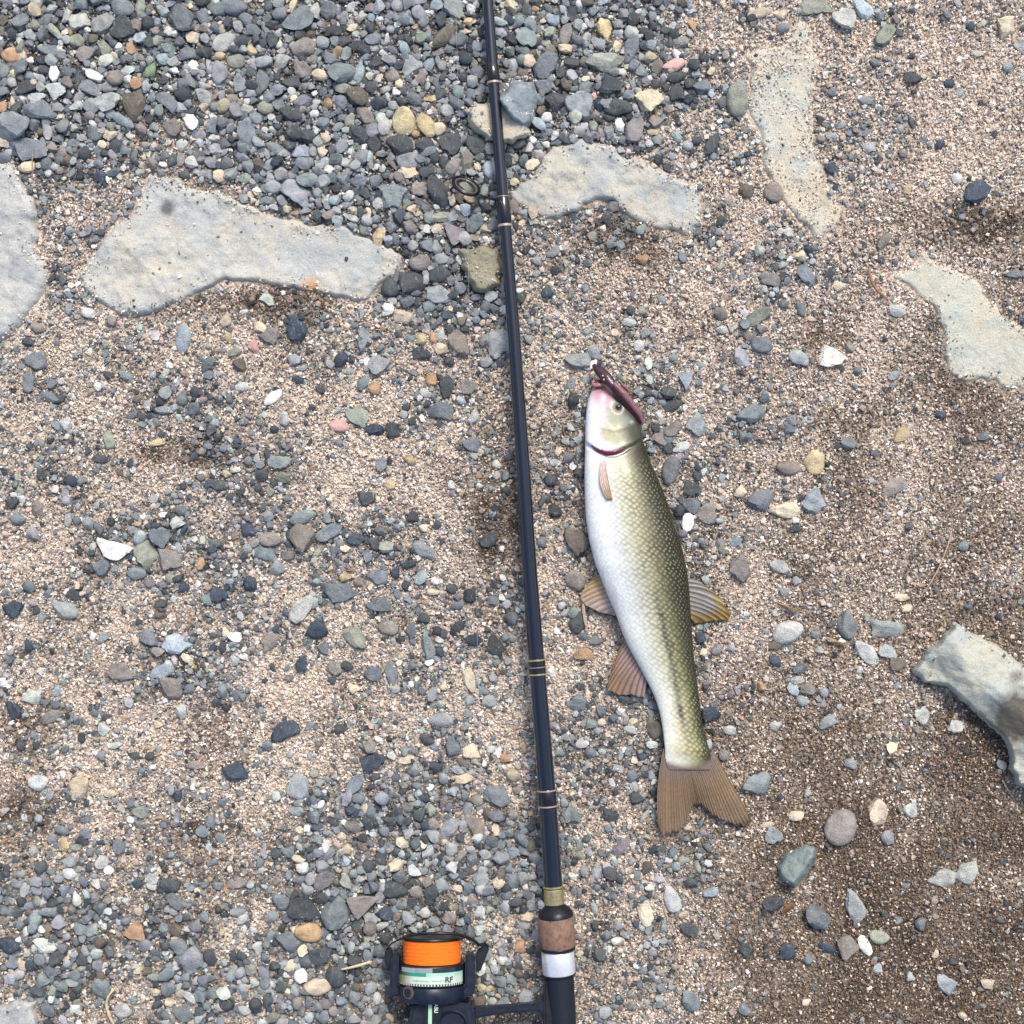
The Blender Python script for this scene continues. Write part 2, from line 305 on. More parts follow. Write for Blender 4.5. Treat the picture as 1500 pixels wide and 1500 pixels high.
# ------------------------------------------------------------------ measured pebbles: x y long short angle colour[shape]
# colour: d dark slate, D dark blue, g blue grey, s slate grey, l light grey, w white, c cream, y yellow, o orange, p pink,
#         e greenish grey, G green, t teal grey, u pale blue, b brown, k taupe, m mauve; shape: r rounded, a angular, t triangular
PEB = """
100 25 26 13 -65 l;117 30 32 24 -20 l;150 34 34 28 -60 s;179 41 36 30 -15 da;180 12 34 26 20 g;206 12 30 16 80 e;265 28 40 36 30 g;299 28 24 16 70 gr
316 14 26 22 0 g;345 11 36 26 0 g;30 31 24 22 0 g;56 39 17 15 80 k;83 49 34 12 45 e;47 54 22 17 30 s;65 54 20 16 90 g;113 60 23 20 0 er
129 45 12 12 0 wr;155 73 26 17 60 e;195 72 20 18 60 o;127 78 27 22 -40 m;17 81 27 22 0 or;33 84 18 16 90 cr;70 75 30 20 10 g;47 90 16 12 20 w
135 110 33 14 25 w;169 114 25 23 30 kr;224 107 27 17 -60 Gr;257 104 17 12 20 w;282 57 21 18 0 c;265 62 18 18 0 g;300 59 16 15 0 s;328 62 36 24 -30 l
274 79 27 20 0 g;300 78 24 16 0 d;322 82 18 14 0 y;346 90 27 21 15 er;322 107 34 23 90 sr;352 122 26 18 90 s;370 75 18 16 0 y;249 49 16 14 45 l
20 123 17 15 45 l;37 128 30 18 -25 d;83 135 30 25 0 l;51 144 34 14 -3 l;60 161 48 26 5 g;15 185 52 46 -50 s;43 221 58 34 15 g;135 131 34 20 25 g
160 129 20 17 0 s;160 150 38 24 -10 la;196 156 38 34 90 b;178 176 42 14 32 tr;113 158 22 16 -20 l;138 194 24 22 60 gr;163 200 28 16 10 cr;133 171 18 16 0 m
116 176 18 12 60 s;252 187 24 23 0 k;280 179 25 21 90 w;245 148 38 22 50 g;298 141 30 20 35 la;269 140 22 20 0 d;362 198 42 27 90 g;341 146 18 14 0 k
281 238 21 19 0 lr;145 241 18 16 0 g;108 211 22 14 0 g;77 218 24 16 60 k;86 204 18 16 0 g;90 172 14 11 0 c;240 242 12 10 60 w
429 9 24 11 -70 c;437 32 46 34 -40 g;480 16 30 28 0 g;515 11 16 15 90 l;544 27 14 12 90 ur;410 22 22 18 0 g;446 69 38 26 -20 kr;492 46 20 18 0 d
516 42 17 12 0 c;506 62 24 18 0 d;474 64 22 20 0 s;547 57 26 18 0 g;567 59 20 9 90 w;650 54 44 21 -42 br;671 60 26 20 -30 g;686 33 16 15 90 yr
682 47 20 11 10 c;671 30 14 8 10 c;641 78 20 13 -15 m;666 12 32 28 40 s;640 8 20 20 0 u;387 92 28 16 -10 s;414 90 26 24 0 l;441 101 34 24 50 k
384 121 36 20 95 gr;426 122 26 22 0 d;470 111 26 17 20 c;483 86 26 18 20 g;500 425 3 3 0 g;500 106 37 34 30 ta;526 105 38 16 -78 u;553 94 26 18 0 d
602 100 36 26 -50 st;611 83 14 13 0 s;525 140 33 27 0 b;536 170 33 20 45 kr;555 152 24 20 0 d;581 137 13 10 10 wr;631 145 25 12 0 ya;607 147 26 16 30 g
592 178 41 33 95 yr;625 184 36 27 75 ya;644 191 20 19 0 cr;610 197 14 13 0 o;664 178 12 10 60 l;655 163 22 18 0 s;409 154 24 20 90 g;443 150 24 20 0 g
426 168 34 22 5 d;461 168 14 12 0 wr;389 158 24 20 0 e;496 188 18 14 0 t;525 197 32 24 60 d;450 200 24 20 -30 d;478 204 17 16 0 c;547 210 24 22 90 d
567 201 22 12 -35 k;586 213 37 31 -10 d;621 212 32 20 -10 d;659 211 32 30 90 d;696 213 37 26 20 d;500 213 24 22 90 s;404 218 30 16 30 t;442 222 26 20 10 u
474 225 17 16 0 cr;600 236 36 24 -10 s;627 225 28 13 -35 g;637 232 20 16 90 d;665 243 27 19 -50 mr;650 238 20 16 90 d;683 238 34 20 70 k;700 246 15 12 90 cr
718 249 26 22 90 ur;599 254 30 17 8 c;559 227 26 10 5 ea;575 241 26 10 60 k;552 245 11 10 0 wr;627 252 24 20 30 d;642 280 48 27 75 da;615 276 24 22 0 k
575 286 42 34 -60 ta;525 266 28 20 0 g;550 267 20 18 90 g;450 263 30 23 20 t;437 283 50 28 32 s;400 274 24 20 0 s;390 294 27 15 5 gr;414 294 20 17 30 sr
401 304 15 10 15 l;421 307 14 13 0 cr;432 312 12 9 10 yr;449 309 25 10 -30 s;492 296 20 16 -15 u;555 347 28 18 95 ya;601 334 24 19 80 mr;575 335 22 18 20 g
514 319 25 12 25 l;540 312 16 10 80 c;647 318 37 14 3 ea;640 336 17 14 -50 c;625 337 16 14 60 l;662 341 36 28 40 mt;695 327 26 25 0 g;677 320 18 15 0 m
710 321 11 9 0 w;695 349 24 10 5 k;615 385 30 22 0 k;647 380 22 18 0 s;605 412 40 36 0 d;642 402 30 24 -20 d;572 420 28 26 90 d;645 431 37 27 -5 s
674 420 22 17 80 s;660 410 16 14 60 g;625 361 22 18 0 g;640 362 22 17 90 s;657 364 18 14 90 g;685 272 28 24 30 e;690 292 23 15 5 y;575 441 14 10 10 l;696 436 18 10 0 l
810 30 22 18 0 ur;784 12 13 12 0 or;771 56 31 27 60 ta;805 47 20 19 0 e;829 50 30 19 -60 k;886 43 34 24 80 ya;869 19 17 14 0 t;904 68 20 14 90 c
924 71 46 20 -70 gr;952 84 20 18 0 cr;876 65 22 18 0 s;880 91 50 31 12 ea;800 96 40 32 -30 g;829 71 27 17 10 c;838 93 26 17 0 d;822 107 18 16 90 d
909 106 17 11 -20 w;987 96 32 18 -30 p;1014 39 20 15 90 or;990 113 30 16 -15 d;897 124 40 30 10 dt;857 128 24 22 60 g;849 151 40 34 25 sa;812 148 32 30 30 da
795 130 24 24 0 g;828 126 18 18 0 b;905 158 42 23 10 d;921 140 20 16 0 t;951 150 40 33 -10 ca;991 136 28 25 0 d;1026 128 26 22 0 g;1041 106 13 12 0 c
1040 137 14 12 20 u;1080 146 48 31 85 er;1085 121 27 12 45 s;869 142 12 12 0 pr;890 173 27 13 15 d;929 188 42 26 95 m;960 180 22 19 20 k;959 194 24 10 -5 c
789 183 28 16 60 ua;801 173 16 15 0 w;1042 211 35 20 100 d;964 206 18 14 0 s;978 160 14 14 0 kr
1195 9 46 25 -10 e;1236 27 36 26 20 l;1262 13 34 23 35 u;1296 52 36 22 -35 ea;1475 40 30 26 70 ca;1142 25 24 16 0 c;1112 20 33 14 -15 c;1147 42 22 14 -20 g
1496 67 24 20 0 l;1475 100 18 16 0 sr;1335 115 24 20 40 d;1335 180 25 9 65 d;1390 122 18 13 0 D;1376 212 18 13 -50 D;1420 40 14 12 40 D;1387 22 15 12 30 g
1218 135 16 13 0 g;1268 148 22 12 0 s;1281 93 17 15 60 g;1202 205 14 12 0 k;1321 227 14 12 0 k;1232 185 17 9 0 s;1430 280 42 31 -50 Da;1400 262 18 14 40 w
1217 247 20 18 30 D;1133 282 29 27 60 kr;1093 280 23 20 0 br;1328 277 16 12 90 y;1293 353 28 16 -50 k;1180 403 34 20 60 ga;1130 410 27 22 30 m;1230 420 24 16 25 c
1112 463 40 20 -25 ea;1173 453 22 15 75 g;1313 456 26 17 10 l;1055 460 21 18 20 kr;1483 402 27 14 0 g;941 382 21 19 0 or;1000 376 18 13 70 g;1214 402 20 14 -60 d
1115 505 31 22 5 g;1117 482 22 14 0 m;1087 525 29 24 20 s;1170 525 31 20 35 sr;1220 523 40 33 15 wt;1245 509 17 14 30 k;1006 559 25 21 80 ut;986 524 17 11 -15 t
921 472 23 15 0 l;1057 483 20 12 10 l;940 455 14 13 60 e;924 455 14 14 0 d;1187 467 19 9 10 c;1147 446 17 12 0 g
53 530 31 26 -15 ga;42 560 29 18 110 g;75 582 36 16 28 g;42 501 19 14 0 d;58 479 21 17 10 k;130 459 23 15 5 w;165 471 18 16 70 k;268 497 43 22 100 ur
333 471 23 16 -50 c;336 495 17 12 60 y;371 508 26 16 80 pr;352 534 23 18 25 b;344 516 23 13 5 e;355 567 21 14 0 l;273 526 13 10 30 c;186 551 23 14 10 t
161 550 18 12 0 d;282 600 26 19 -30 ga;240 601 31 12 0 s;195 607 17 12 -40 g;231 649 27 11 -25 ya;159 644 26 19 75 e;306 550 18 15 0 g;75 646 12 10 0 d
433 481 41 31 78 Da;396 492 31 25 -40 k;382 480 22 16 20 c;432 527 19 17 0 sr;400 582 31 15 -40 wr;417 614 22 16 70 lr;497 624 29 19 15 pr;524 609 36 25 30 e
549 630 29 18 10 D;577 632 27 20 70 d;556 534 30 27 -40 s;537 530 15 10 95 w;532 561 23 17 -50 t;549 569 19 18 -40 oa;632 556 22 17 70 oa;624 576 21 12 30 lr
654 567 30 23 80 d;646 601 38 28 25 g;676 586 17 12 10 u;695 612 24 14 -60 lr;589 464 29 18 12 c;670 500 48 29 82 k;727 502 38 34 -20 s;775 497 20 14 60 s
617 497 18 17 0 yr;601 495 17 13 0 t;620 519 31 20 15 d;646 511 20 17 20 c;635 496 17 12 80 o;645 492 20 13 85 l;657 529 19 15 0 d;687 567 25 20 10 k
469 570 15 12 0 d;437 557 18 12 0 D;691 650 25 20 20 g;389 557 13 10 -30 c;712 531 20 15 0 s
167 806 52 26 18 wt;215 812 38 30 50 ea;248 821 38 31 20 ka;235 785 31 27 40 ga;150 832 27 23 80 g;200 840 29 18 0 g;131 766 22 18 20 t;55 746 25 19 60 k
27 761 24 17 0 g;20 738 22 16 0 d;105 704 23 16 10 D;122 704 16 14 0 g;20 892 30 24 -20 D;44 859 20 17 30 g;95 894 39 24 10 s;110 871 29 16 0 d
321 872 26 20 20 D;368 855 23 20 60 D;236 884 23 14 0 d;295 825 20 12 95 o;251 847 17 15 0 e;236 900 23 13 -10 b;362 775 25 20 60 D;220 854 20 14 0 k
70 869 15 13 0 g;62 906 17 13 80 g;203 767 12 9 -20 o;150 672 26 12 5 d
409 677 36 21 15 ta;444 758 39 20 -15 tr;445 785 39 37 60 ka;394 790 33 20 0 kr;390 811 37 17 15 t;407 833 24 21 30 t;482 780 40 21 -15 t;480 760 17 14 40 t
522 790 31 18 0 D;540 792 13 12 0 d;567 801 24 18 -12 e;507 846 19 13 5 y;527 852 17 15 70 k;554 846 28 22 0 g;497 868 56 28 8 ga;441 890 44 27 -60 la
555 885 35 20 5 g;582 869 17 12 60 g;621 807 36 19 38 s;716 790 27 22 0 d;570 711 18 15 -20 yr;602 675 18 12 30 y;661 710 14 11 80 w;537 730 29 20 10 d
384 697 20 17 0 d;465 810 19 10 -55 e;662 862 19 15 0 d;635 867 21 10 0 c;621 905 20 17 0 d;721 879 19 16 0 g;396 770 16 14 90 g
260 943 45 31 3 ua;219 935 32 20 35 g;232 956 21 16 15 k;236 985 34 20 -30 u;179 984 35 26 5 m;250 1008 36 30 20 k;277 1008 17 16 0 g;267 1040 25 18 70 l
232 1062 15 12 30 c;47 1021 33 24 0 l;19 1040 31 21 55 Da;77 1049 33 18 -25 kr;56 1147 28 23 5 lr;115 1152 38 27 110 c;345 1128 37 27 0 Da;149 1107 19 15 95 g
287 1120 28 13 0 k;197 1106 19 11 5 d;221 1107 15 13 0 d;150 936 24 12 -50 s;136 932 12 10 90 w;153 1067 21 17 70 l;121 1080 19 12 110 d;170 1090 21 11 -20 l
261 1166 17 14 80 D;32 1092 15 14 0 d;163 1162 19 14 30 c;352 1162 14 12 0 g;357 1020 14 12 60 g
522 936 42 27 58 ea;626 942 46 19 78 t;569 919 29 21 15 kr;396 940 38 22 -58 k;465 922 31 26 0 D;476 949 21 18 40 g;442 972 23 20 70 D;489 979 25 22 0 k
510 974 19 14 0 d;547 986 25 20 20 g;574 986 39 18 88 g;725 947 37 22 62 d;687 995 39 18 65 ca;651 1005 14 13 0 cr;716 1026 23 18 0 s;646 1055 35 22 5 sr
662 1092 28 25 80 ga;690 1100 25 20 -5 c;417 1069 43 29 -10 Da;547 1116 37 22 -10 D;520 1149 34 21 -35 ga;439 1154 38 34 40 sa;595 1112 25 13 -15 c;572 1106 16 13 80 l
675 1142 36 16 -16 ca;650 1140 20 15 70 s;727 1167 39 33 0 ga;679 1117 25 12 20 kr;697 1115 16 11 40 e;639 1121 17 16 0 D;671 1127 21 13 10 s;392 1092 16 15 0 g
460 1132 14 12 0 e;720 1097 16 11 0 l;740 1110 17 14 0 o;752 1135 23 18 20 c;521 1009 20 14 0 c
95 1237 21 17 70 yr;114 1240 21 12 -20 e;200 1362 33 26 20 ot;70 1335 33 18 5 t;12 1384 33 22 20 D;65 1385 33 22 5 l;10 1334 28 16 0 g;103 1261 23 20 0 s
103 1278 23 18 20 w;151 1262 23 17 -60 l;160 1274 15 13 40 w;205 1190 27 18 0 e;249 1296 29 22 20 d;256 1320 27 20 70 g;347 1293 29 18 5 k;320 1297 20 12 -10 g
299 1341 17 16 0 t;323 1227 16 13 0 t;262 1386 31 22 15 g;277 1408 40 33 -35 s;127 1219 21 17 0 g;126 1199 17 13 0 g;92 1215 23 14 20 g;122 1230 21 14 0 d
176 1238 21 19 60 g;54 1290 21 16 0 s;29 1280 23 12 -5 s;26 1293 18 15 0 s;258 1362 21 20 0 b;240 1358 16 15 0 t;62 1360 12 11 0 wr;91 1387 19 14 20 g
60 1405 19 16 80 g;107 1330 16 15 60 k;220 1274 14 11 20 g;150 1447 31 26 30 g;180 1480 25 20 -15 lr;230 1430 25 12 -5 er;247 1447 23 20 0 g;277 1458 29 13 30 l
452 1365 39 28 10 or;447 1330 47 34 8 da;490 1337 46 39 80 ga;412 1320 31 22 25 g;470 1315 27 16 0 d;475 1289 35 26 -15 m;397 1342 20 19 0 sr;423 1377 43 30 30 ga
470 1400 35 28 5 d;465 1445 39 24 2 cr;492 1430 32 28 60 d;378 1390 24 16 85 lr;375 1437 14 13 0 lr;268 1484 31 22 15 g;333 1470 23 16 0 d;405 1165 19 14 80 l
478 1237 23 13 85 w;438 1258 21 12 10 c;435 1187 21 15 0 s;580 1266 24 19 0 cr;535 1320 44 34 -30 kt;579 1304 37 24 5 d;565 1336 23 20 0 D;560 1355 23 11 -25 l
530 1239 21 11 35 kr;697 1208 37 24 70 k;657 1214 41 22 -65 s;685 1185 23 14 -75 s;676 1251 22 13 -55 kr;692 1257 23 20 60 g;704 1286 27 22 70 s;634 1348 25 16 0 t
599 1344 23 20 20 s;541 1206 29 20 -30 d;517 1210 25 18 10 k;490 1204 15 13 80 d;500 1223 16 15 0 c;505 1377 13 11 0 m;487 1382 17 15 0 g;610 1306 21 18 80 k
670 1300 16 11 10 c;505 1292 23 18 80 e;632 1185 19 14 70 e;520 1407 23 18 0 d;675 1349 15 14 0 s
1154 926 45 32 -18 lr;1240 915 40 28 65 ga;1298 921 52 24 5 s;1270 956 47 23 38 l;1300 954 27 20 10 l;1172 979 22 17 -30 g;1167 996 25 12 -5 l
1161 1010 21 17 80 u;1176 1027 21 16 10 s;1182 1009 23 18 0 k;1196 930 17 12 0 g;1082 833 38 29 70 ka;1142 829 31 20 0 l;1150 867 19 12 0 s;1025 932 20 16 80 D
1322 874 23 13 -5 c;1329 891 18 14 10 cr;1352 1050 27 20 70 l;1212 1056 32 20 -10 s;1137 1064 23 14 0 l;1114 1006 17 14 60 o;1042 1045 28 25 0 D;1200 952 13 12 0 l
1167 852 17 13 40 s;1136 945 20 17 30 b;1100 607 40 25 -30 ga;1018 623 34 29 70 ta;1193 677 35 30 80 yr;1155 685 35 20 5 kr;1112 732 39 33 10 ga;1190 735 38 33 70 s
1150 748 49 23 -3 c;1165 762 12 10 0 w;1165 773 21 14 0 d;1037 752 31 26 -40 ka;1007 765 26 20 -60 w;1077 793 21 16 -50 u;1242 650 25 18 10 g;1182 615 17 11 0 l
1320 637 26 19 -60 y;1308 713 42 25 -15 k;1085 720 21 16 -60 c;1058 700 16 13 80 s;1310 550 19 14 0 s;1013 717 27 20 30 d;1440 640 19 13 -10 g;1377 607 20 12 20 D
846 529 38 26 5 s;871 517 25 19 20 s;985 592 28 19 -35 d;985 628 29 20 -20 k;997 656 31 15 -20 l;982 689 42 24 105 g;1013 740 27 24 0 g;806 703 21 17 0 d
813 747 23 20 10 d;845 790 42 28 60 b;843 850 31 27 60 kr;793 796 20 15 80 g;836 562 18 16 70 s;859 556 16 14 0 s;867 535 26 12 -35 w;845 912 29 24 80 d
873 937 23 15 -10 s;854 932 17 12 0 g;816 925 13 10 40 w;855 958 30 20 15 o;845 1031 31 26 0 g;880 1040 21 15 70 g;923 1068 23 14 10 l;864 1101 21 18 0 g
808 983 20 15 50 w;917 1022 26 16 15 d;958 1066 36 26 60 b;1060 1106 18 17 0 mr;1106 1148 44 33 0 s;1068 1069 20 14 0 l;931 1170 22 19 40 d;944 1194 27 8 -60 l
1133 1224 25 23 30 s;1232 1212 53 43 -55 kr;1197 1343 40 32 65 g;1252 1327 52 25 68 s;1383 1441 31 28 40 s;1380 1287 44 27 -10 l;1417 1277 38 25 -50 l;1287 1373 29 20 15 e
1267 1385 31 16 72 w;1243 1387 35 30 80 k;1152 1395 29 26 -40 D;1213 1390 31 13 20 D;1287 1190 38 29 75 c;1300 1227 23 20 60 s;1333 1187 23 21 0 l;1402 1063 29 20 -10 l
1467 1120 18 15 80 lr;1347 1352 19 17 60 g;1447 1440 24 15 -5 c;1333 1430 16 14 30 l;1285 1418 17 16 0 l;1090 1477 21 18 0 g;1012 1467 31 28 20 g;1040 1307 27 15 -5 u
1093 1390 26 19 50 d;1183 1405 16 14 0 g;1020 1267 30 11 78 e;1167 1195 25 16 -10 c;1123 1208 25 10 -15 c;1132 1323 31 20 10 d;1245 1118 19 16 10 s
984 1316 38 23 72 lr;945 1337 38 21 75 c;1002 1260 19 14 0 e;952 1300 16 11 -10 l;1009 1360 29 17 32 d;896 1146 18 9 62 l;837 1192 28 25 0 t;907 1242 39 19 110 m
892 1195 26 19 20 d;870 1330 23 10 68 l;1002 1340 17 9 -25 c;1014 1292 25 15 0 d;1314 972 25 19 10 b
"""
COL = dict(d=(.064, .072, .076), D=(.050, .066, .088), g=(.160, .179, .190), s=(.270, .287, .290), l=(.42, .43, .40), w=(.66, .65, .61),
           c=(.54, .455, .33), y=(.46, .37, .215), o=(.41, .265, .155), p=(.50, .30, .26), e=(.265, .28, .225), G=(.19, .265, .16),
           t=(.215, .25, .25), u=(.31, .36, .385), b=(.135, .115, .09), k=(.23, .205, .18), m=(.215, .195, .19))
CNAME = dict(d="dark slate", D="dark blue", g="blue grey", s="slate grey", l="light grey", w="white", c="cream", y="yellow tan", o="orange tan",
             p="pink", e="greenish grey", G="green", t="teal grey", u="pale blue", b="dark brown", k="taupe", m="mauve grey")
# named features that a pebble's label can lean on
LAND = [("the fish's tail fin", 1025, 1165), ("the fish's eye", 905, 598), ("the fish's dorsal fin", 1045, 885), ("the fish's pelvic fin", 872, 875),
        ("the fish's anal fin", 912, 992), ("the reel's orange line", 635, 1390), ("the rod's line guide", 683, 272), ("the rod's cork grip", 816, 1370),
        ("the rod's paired gold rings", 787, 978), ("the rod's uppermost copper ring", 721, 119), ("the rod's gold label band", 811, 1316),
        ("the big slab's orange stain", 452, 424), ("the big slab's upper corner", 217, 255), ("the big slab's lower tip", 185, 465), ("the big slab's blunt rod-side end", 595, 385),
        ("the left-edge slab", 50, 400), ("the bent slab's narrow end", 765, 285), ("the bent slab's broad end", 1022, 320), ("the bent slab's top", 853, 202),
        ("the sandy slab's lower tip", 1222, 345), ("the sandy slab's upper end", 1170, 60), ("the right-edge slab's pointed corner", 1308, 402), ("the right-edge slab's lower end", 1480, 570),
        ("the raised rock's top corner", 1400, 915), ("the raised rock's lower end", 1488, 1145), ("the raised rock's sharp left corner", 1340, 982), ("the brown stone beside the rod", 703, 395),
        ("the blue grey rock behind the rod", 765, 140), ("the pale flat rock behind the rod", 715, 175), ("the green wedge rock", 1167, 1270), ("the corner slab by the dry yellow stem", 28, 1480),
        ("the dry straw on the sand", 1372, 825)]
# ------------------------------------------------------------------ shore maps (10 x 10 cells of 150 px): gravel share, damp share
GRAVEL = np.array([
    [.95, .95, .90, .95, .95, .90, .70, .35, .22, .25], [.70, .70, .70, .95, .95, .80, .65, .50, .28, .25],
    [.30, .30, .35, .80, .90, .35, .40, .50, .28, .20], [.35, .50, .40, .40, .50, .45, .60, .42, .18, .20],
    [.38, .55, .48, .35, .45, .35, .65, .32, .18, .15], [.50, .60, .50, .50, .35, .38, .50, .25, .15, .15],
    [.35, .55, .38, .50, .38, .42, .45, .38, .28, .20], [.30, .40, .35, .50, .55, .50, .60, .32, .15, .12],
    [.65, .55, .40, .85, .80, .60, .62, .32, .18, .10], [.60, .60, .65, .82, .75, .55, .42, .22, .10, .08]])
DAMP = np.array([
    [.05, .05, .05, .05, .05, .05, .05, .05, .05, .05], [.1, .1, .1, .05, .05, .1, .05, .05, .05, .10],
    [.05, .1, .2, .05, .05, .25, .15, .1, .2, .45], [.1, .15, .25, .1, .05, .15, .1, .15, .45, .55],
    [.1, .2, .1, .05, .25, .3, .1, .25, .45, .5], [.1, .1, .15, .1, .2, .3, .3, .35, .5, .55],
    [.25, .15, .1, .1, .1, .2, .3, .45, .6, .65], [.3, .15, .2, .1, .05, .1, .3, .55, .75, .85],
    [.25, .2, .35, .1, .1, .15, .4, .75, .9, .95], [.25, .25, .3, .2, .3, .3, .5, .8, .95, 1.0]])
SPOTS = [(735, 730, 42, 60, .9), (720, 800, 35, 50, .5), (270, 668, 75, 16, .8), (45, 1190, 60, 26, .8), (295, 1225, 60, 30, .8), (350, 440, 120, 24, .6),
         (905, 355, 50, 34, .8), (330, 1090, 40, 60, .5), (400, 680, 45, 25, .5), (1220, 480, 50, 40, .5), (1190, 630, 60, 30, .4), (1440, 330, 70, 30, .7),
         (1460, 1085, 40, 40, 1.0), (880, 420, 40, 25, .4), (810, 620, 30, 60, .4), (430, 445, 60, 18, .7), (60, 1050, 40, 22, .5), (1380, 560, 60, 40, .4)]

def cells(T, x, y):
    u = np.clip(np.asarray(x, float) / 150 - .5, 0, 8.999); v = np.clip(np.asarray(y, float) / 150 - .5, 0, 8.999)
    i = v.astype(int); j = u.astype(int); fu = u - j; fv = v - i
    return (T[i, j] * (1 - fu) + T[i, j + 1] * fu) * (1 - fv) + (T[i + 1, j] * (1 - fu) + T[i + 1, j + 1] * fu) * fv

def gravel_at(x, y):
    g_ = cells(GRAVEL, x, y) + .40 * fbm(x, y, 95, 3, 3) + .16 * vnoise(x, y, 26, 7)
    return np.clip((g_ - .5) * 1.45 + .52, 0.02, 1)

def damp_at(x, y):
    dd = cells(DAMP, x, y) * .84 + .42 * fbm(x, y, 75, 9, 4) - .06
    for sx, sy, rx, ry, k in SPOTS:
        dd = dd + k * np.exp(-(((np.asarray(x) - sx) / rx) ** 2 + ((np.asarray(y) - sy) / ry) ** 2)) * (.75 + .5 * vnoise(x, y, 14, 12))
    return np.clip(dd * 1.18, 0, 1)

def gz(x, y):
    """Height of the sandy ground (metres) at pixel x, y."""
    return .0026 * fbm(x, y, 210, 20, 3) + .0009 * vnoise(x, y, 38, 24) + .0012 * (gravel_at(x, y) - .4)

# ------------------------------------------------------------------ ground sheet
M_ground = (lambda: None)
def ground_material():
    t = NT("damp sandy ground")
    g = t.n("ShaderNodeNewGeometry"); pos = g.outputs["Position"]
    a = t.n("ShaderNodeAttribute", attribute_name="Col")
    vo = t.n("ShaderNodeTexVoronoi"); vo.inputs["Scale"].default_value = 620; t.l(pos, vo.inputs["Vector"])
    gr = t.n("ShaderNodeSeparateColor"); t.l(vo.outputs["Color"], gr.inputs[0])
    rr = t.ramp(gr.outputs[0], [(0, (.5, .49, .5)), (.35, (.85, .83, .81)), (.7, (1.05, 1.03, 1)), (1, (1.5, 1.45, 1.4))])
    c = t.mix(a.outputs["Color"], rr.outputs[0], 1.0, 'MULTIPLY')
    t.l(c, t.b.inputs["Base Color"]); t.b.inputs["Roughness"].default_value = .8
    h = t.math('SUBTRACT', 1.0, vo.outputs["Distance"])
    t.bump(h, .7, .0012)
    return t.m
M_ground = ground_material()

def tone(dmp, dry, wet):
    k = np.asarray(dmp)[..., None]
    return np.array(dry) * (1 - k) + np.array(wet) * k

ax = np.concatenate([[-66000, -12000, -4000, -1500, -700], np.arange(-300, 1801, 7), [2200, 3000, 5500, 13500, 67500]]).astype(float)
GX, GY = np.meshgrid(ax, ax)
inner = np.clip(np.minimum(np.minimum(GX + 320, 1820 - GX), np.minimum(GY + 320, 1820 - GY)) / 60, 0, 1)
GZ = gz(GX, GY) * inner - .0002
V = np.stack([(GX - 750) * S, (750 - GY) * S, GZ], -1).reshape(-1, 3)
colr = tone(damp_at(GX, GY), (.54, .445, .355), (.085, .060, .041))
kg = np.clip(gravel_at(GX, GY) - .5, 0, .5)[..., None] / .5 * inner[..., None]
colr = (colr * (1 - kg) + np.array((.055, .050, .045)) * kg).reshape(-1, 3)  # ground under dense gravel darkened: shade between stones put into its colour
me = np_mesh("ground", V, grid_faces(len(ax), len(ax))[:, ::-1], colr, True)
ground = tag(link("ground", me, M_ground), "damp tan sandy shore under the gravel", "ground", kind="structure")

# ------------------------------------------------------------------ flat slabs and rocks bedded in the sand
def refine(poly, step, amp, seed):
    out = []
    r = np.random.default_rng(seed)
    n = len(poly)
    for i in range(n):
        a = np.array(poly[i], float); b = np.array(poly[(i + 1) % n], float)
        m = max(1, int(np.hypot(*(b - a)) / step))
        nrm = np.array([b[1] - a[1], a[0] - b[0]]) / (np.hypot(*(b - a)) + 1e-6)
        for k in range(m):
            f = k / m
            out.append(a + (b - a) * f + nrm * r.normal(0, amp) * (1 if k else .4))
    return np.array(out)

def sdist(poly, X, Y):
    """Signed distance (positive inside) to a polygon, in pixels."""
    px, py = X.ravel(), Y.ravel()
    best = np.full(px.shape, 1e9); inside = np.zeros(px.shape, bool)
    n = len(poly)
    for i in range(n):
        ax_, ay_ = poly[i]; bx_, by_ = poly[(i + 1) % n]
        dx, dy = bx_ - ax_, by_ - ay_
        tt = np.clip(((px - ax_) * dx + (py - ay_) * dy) / (dx * dx + dy * dy + 1e-9), 0, 1)
        best = np.minimum(best, (px - ax_ - tt * dx) ** 2 + (py - ay_ - tt * dy) ** 2)
        cross = (ay_ > py) != (by_ > py)
        with np.errstate(divide='ignore', invalid='ignore'):
            xi = ax_ + (py - ay_) * dx / (dy if dy else 1e-9)
        inside ^= cross & (px < xi)
    dd = np.sqrt(best)
    return np.where(inside, dd, -dd).reshape(X.shape)

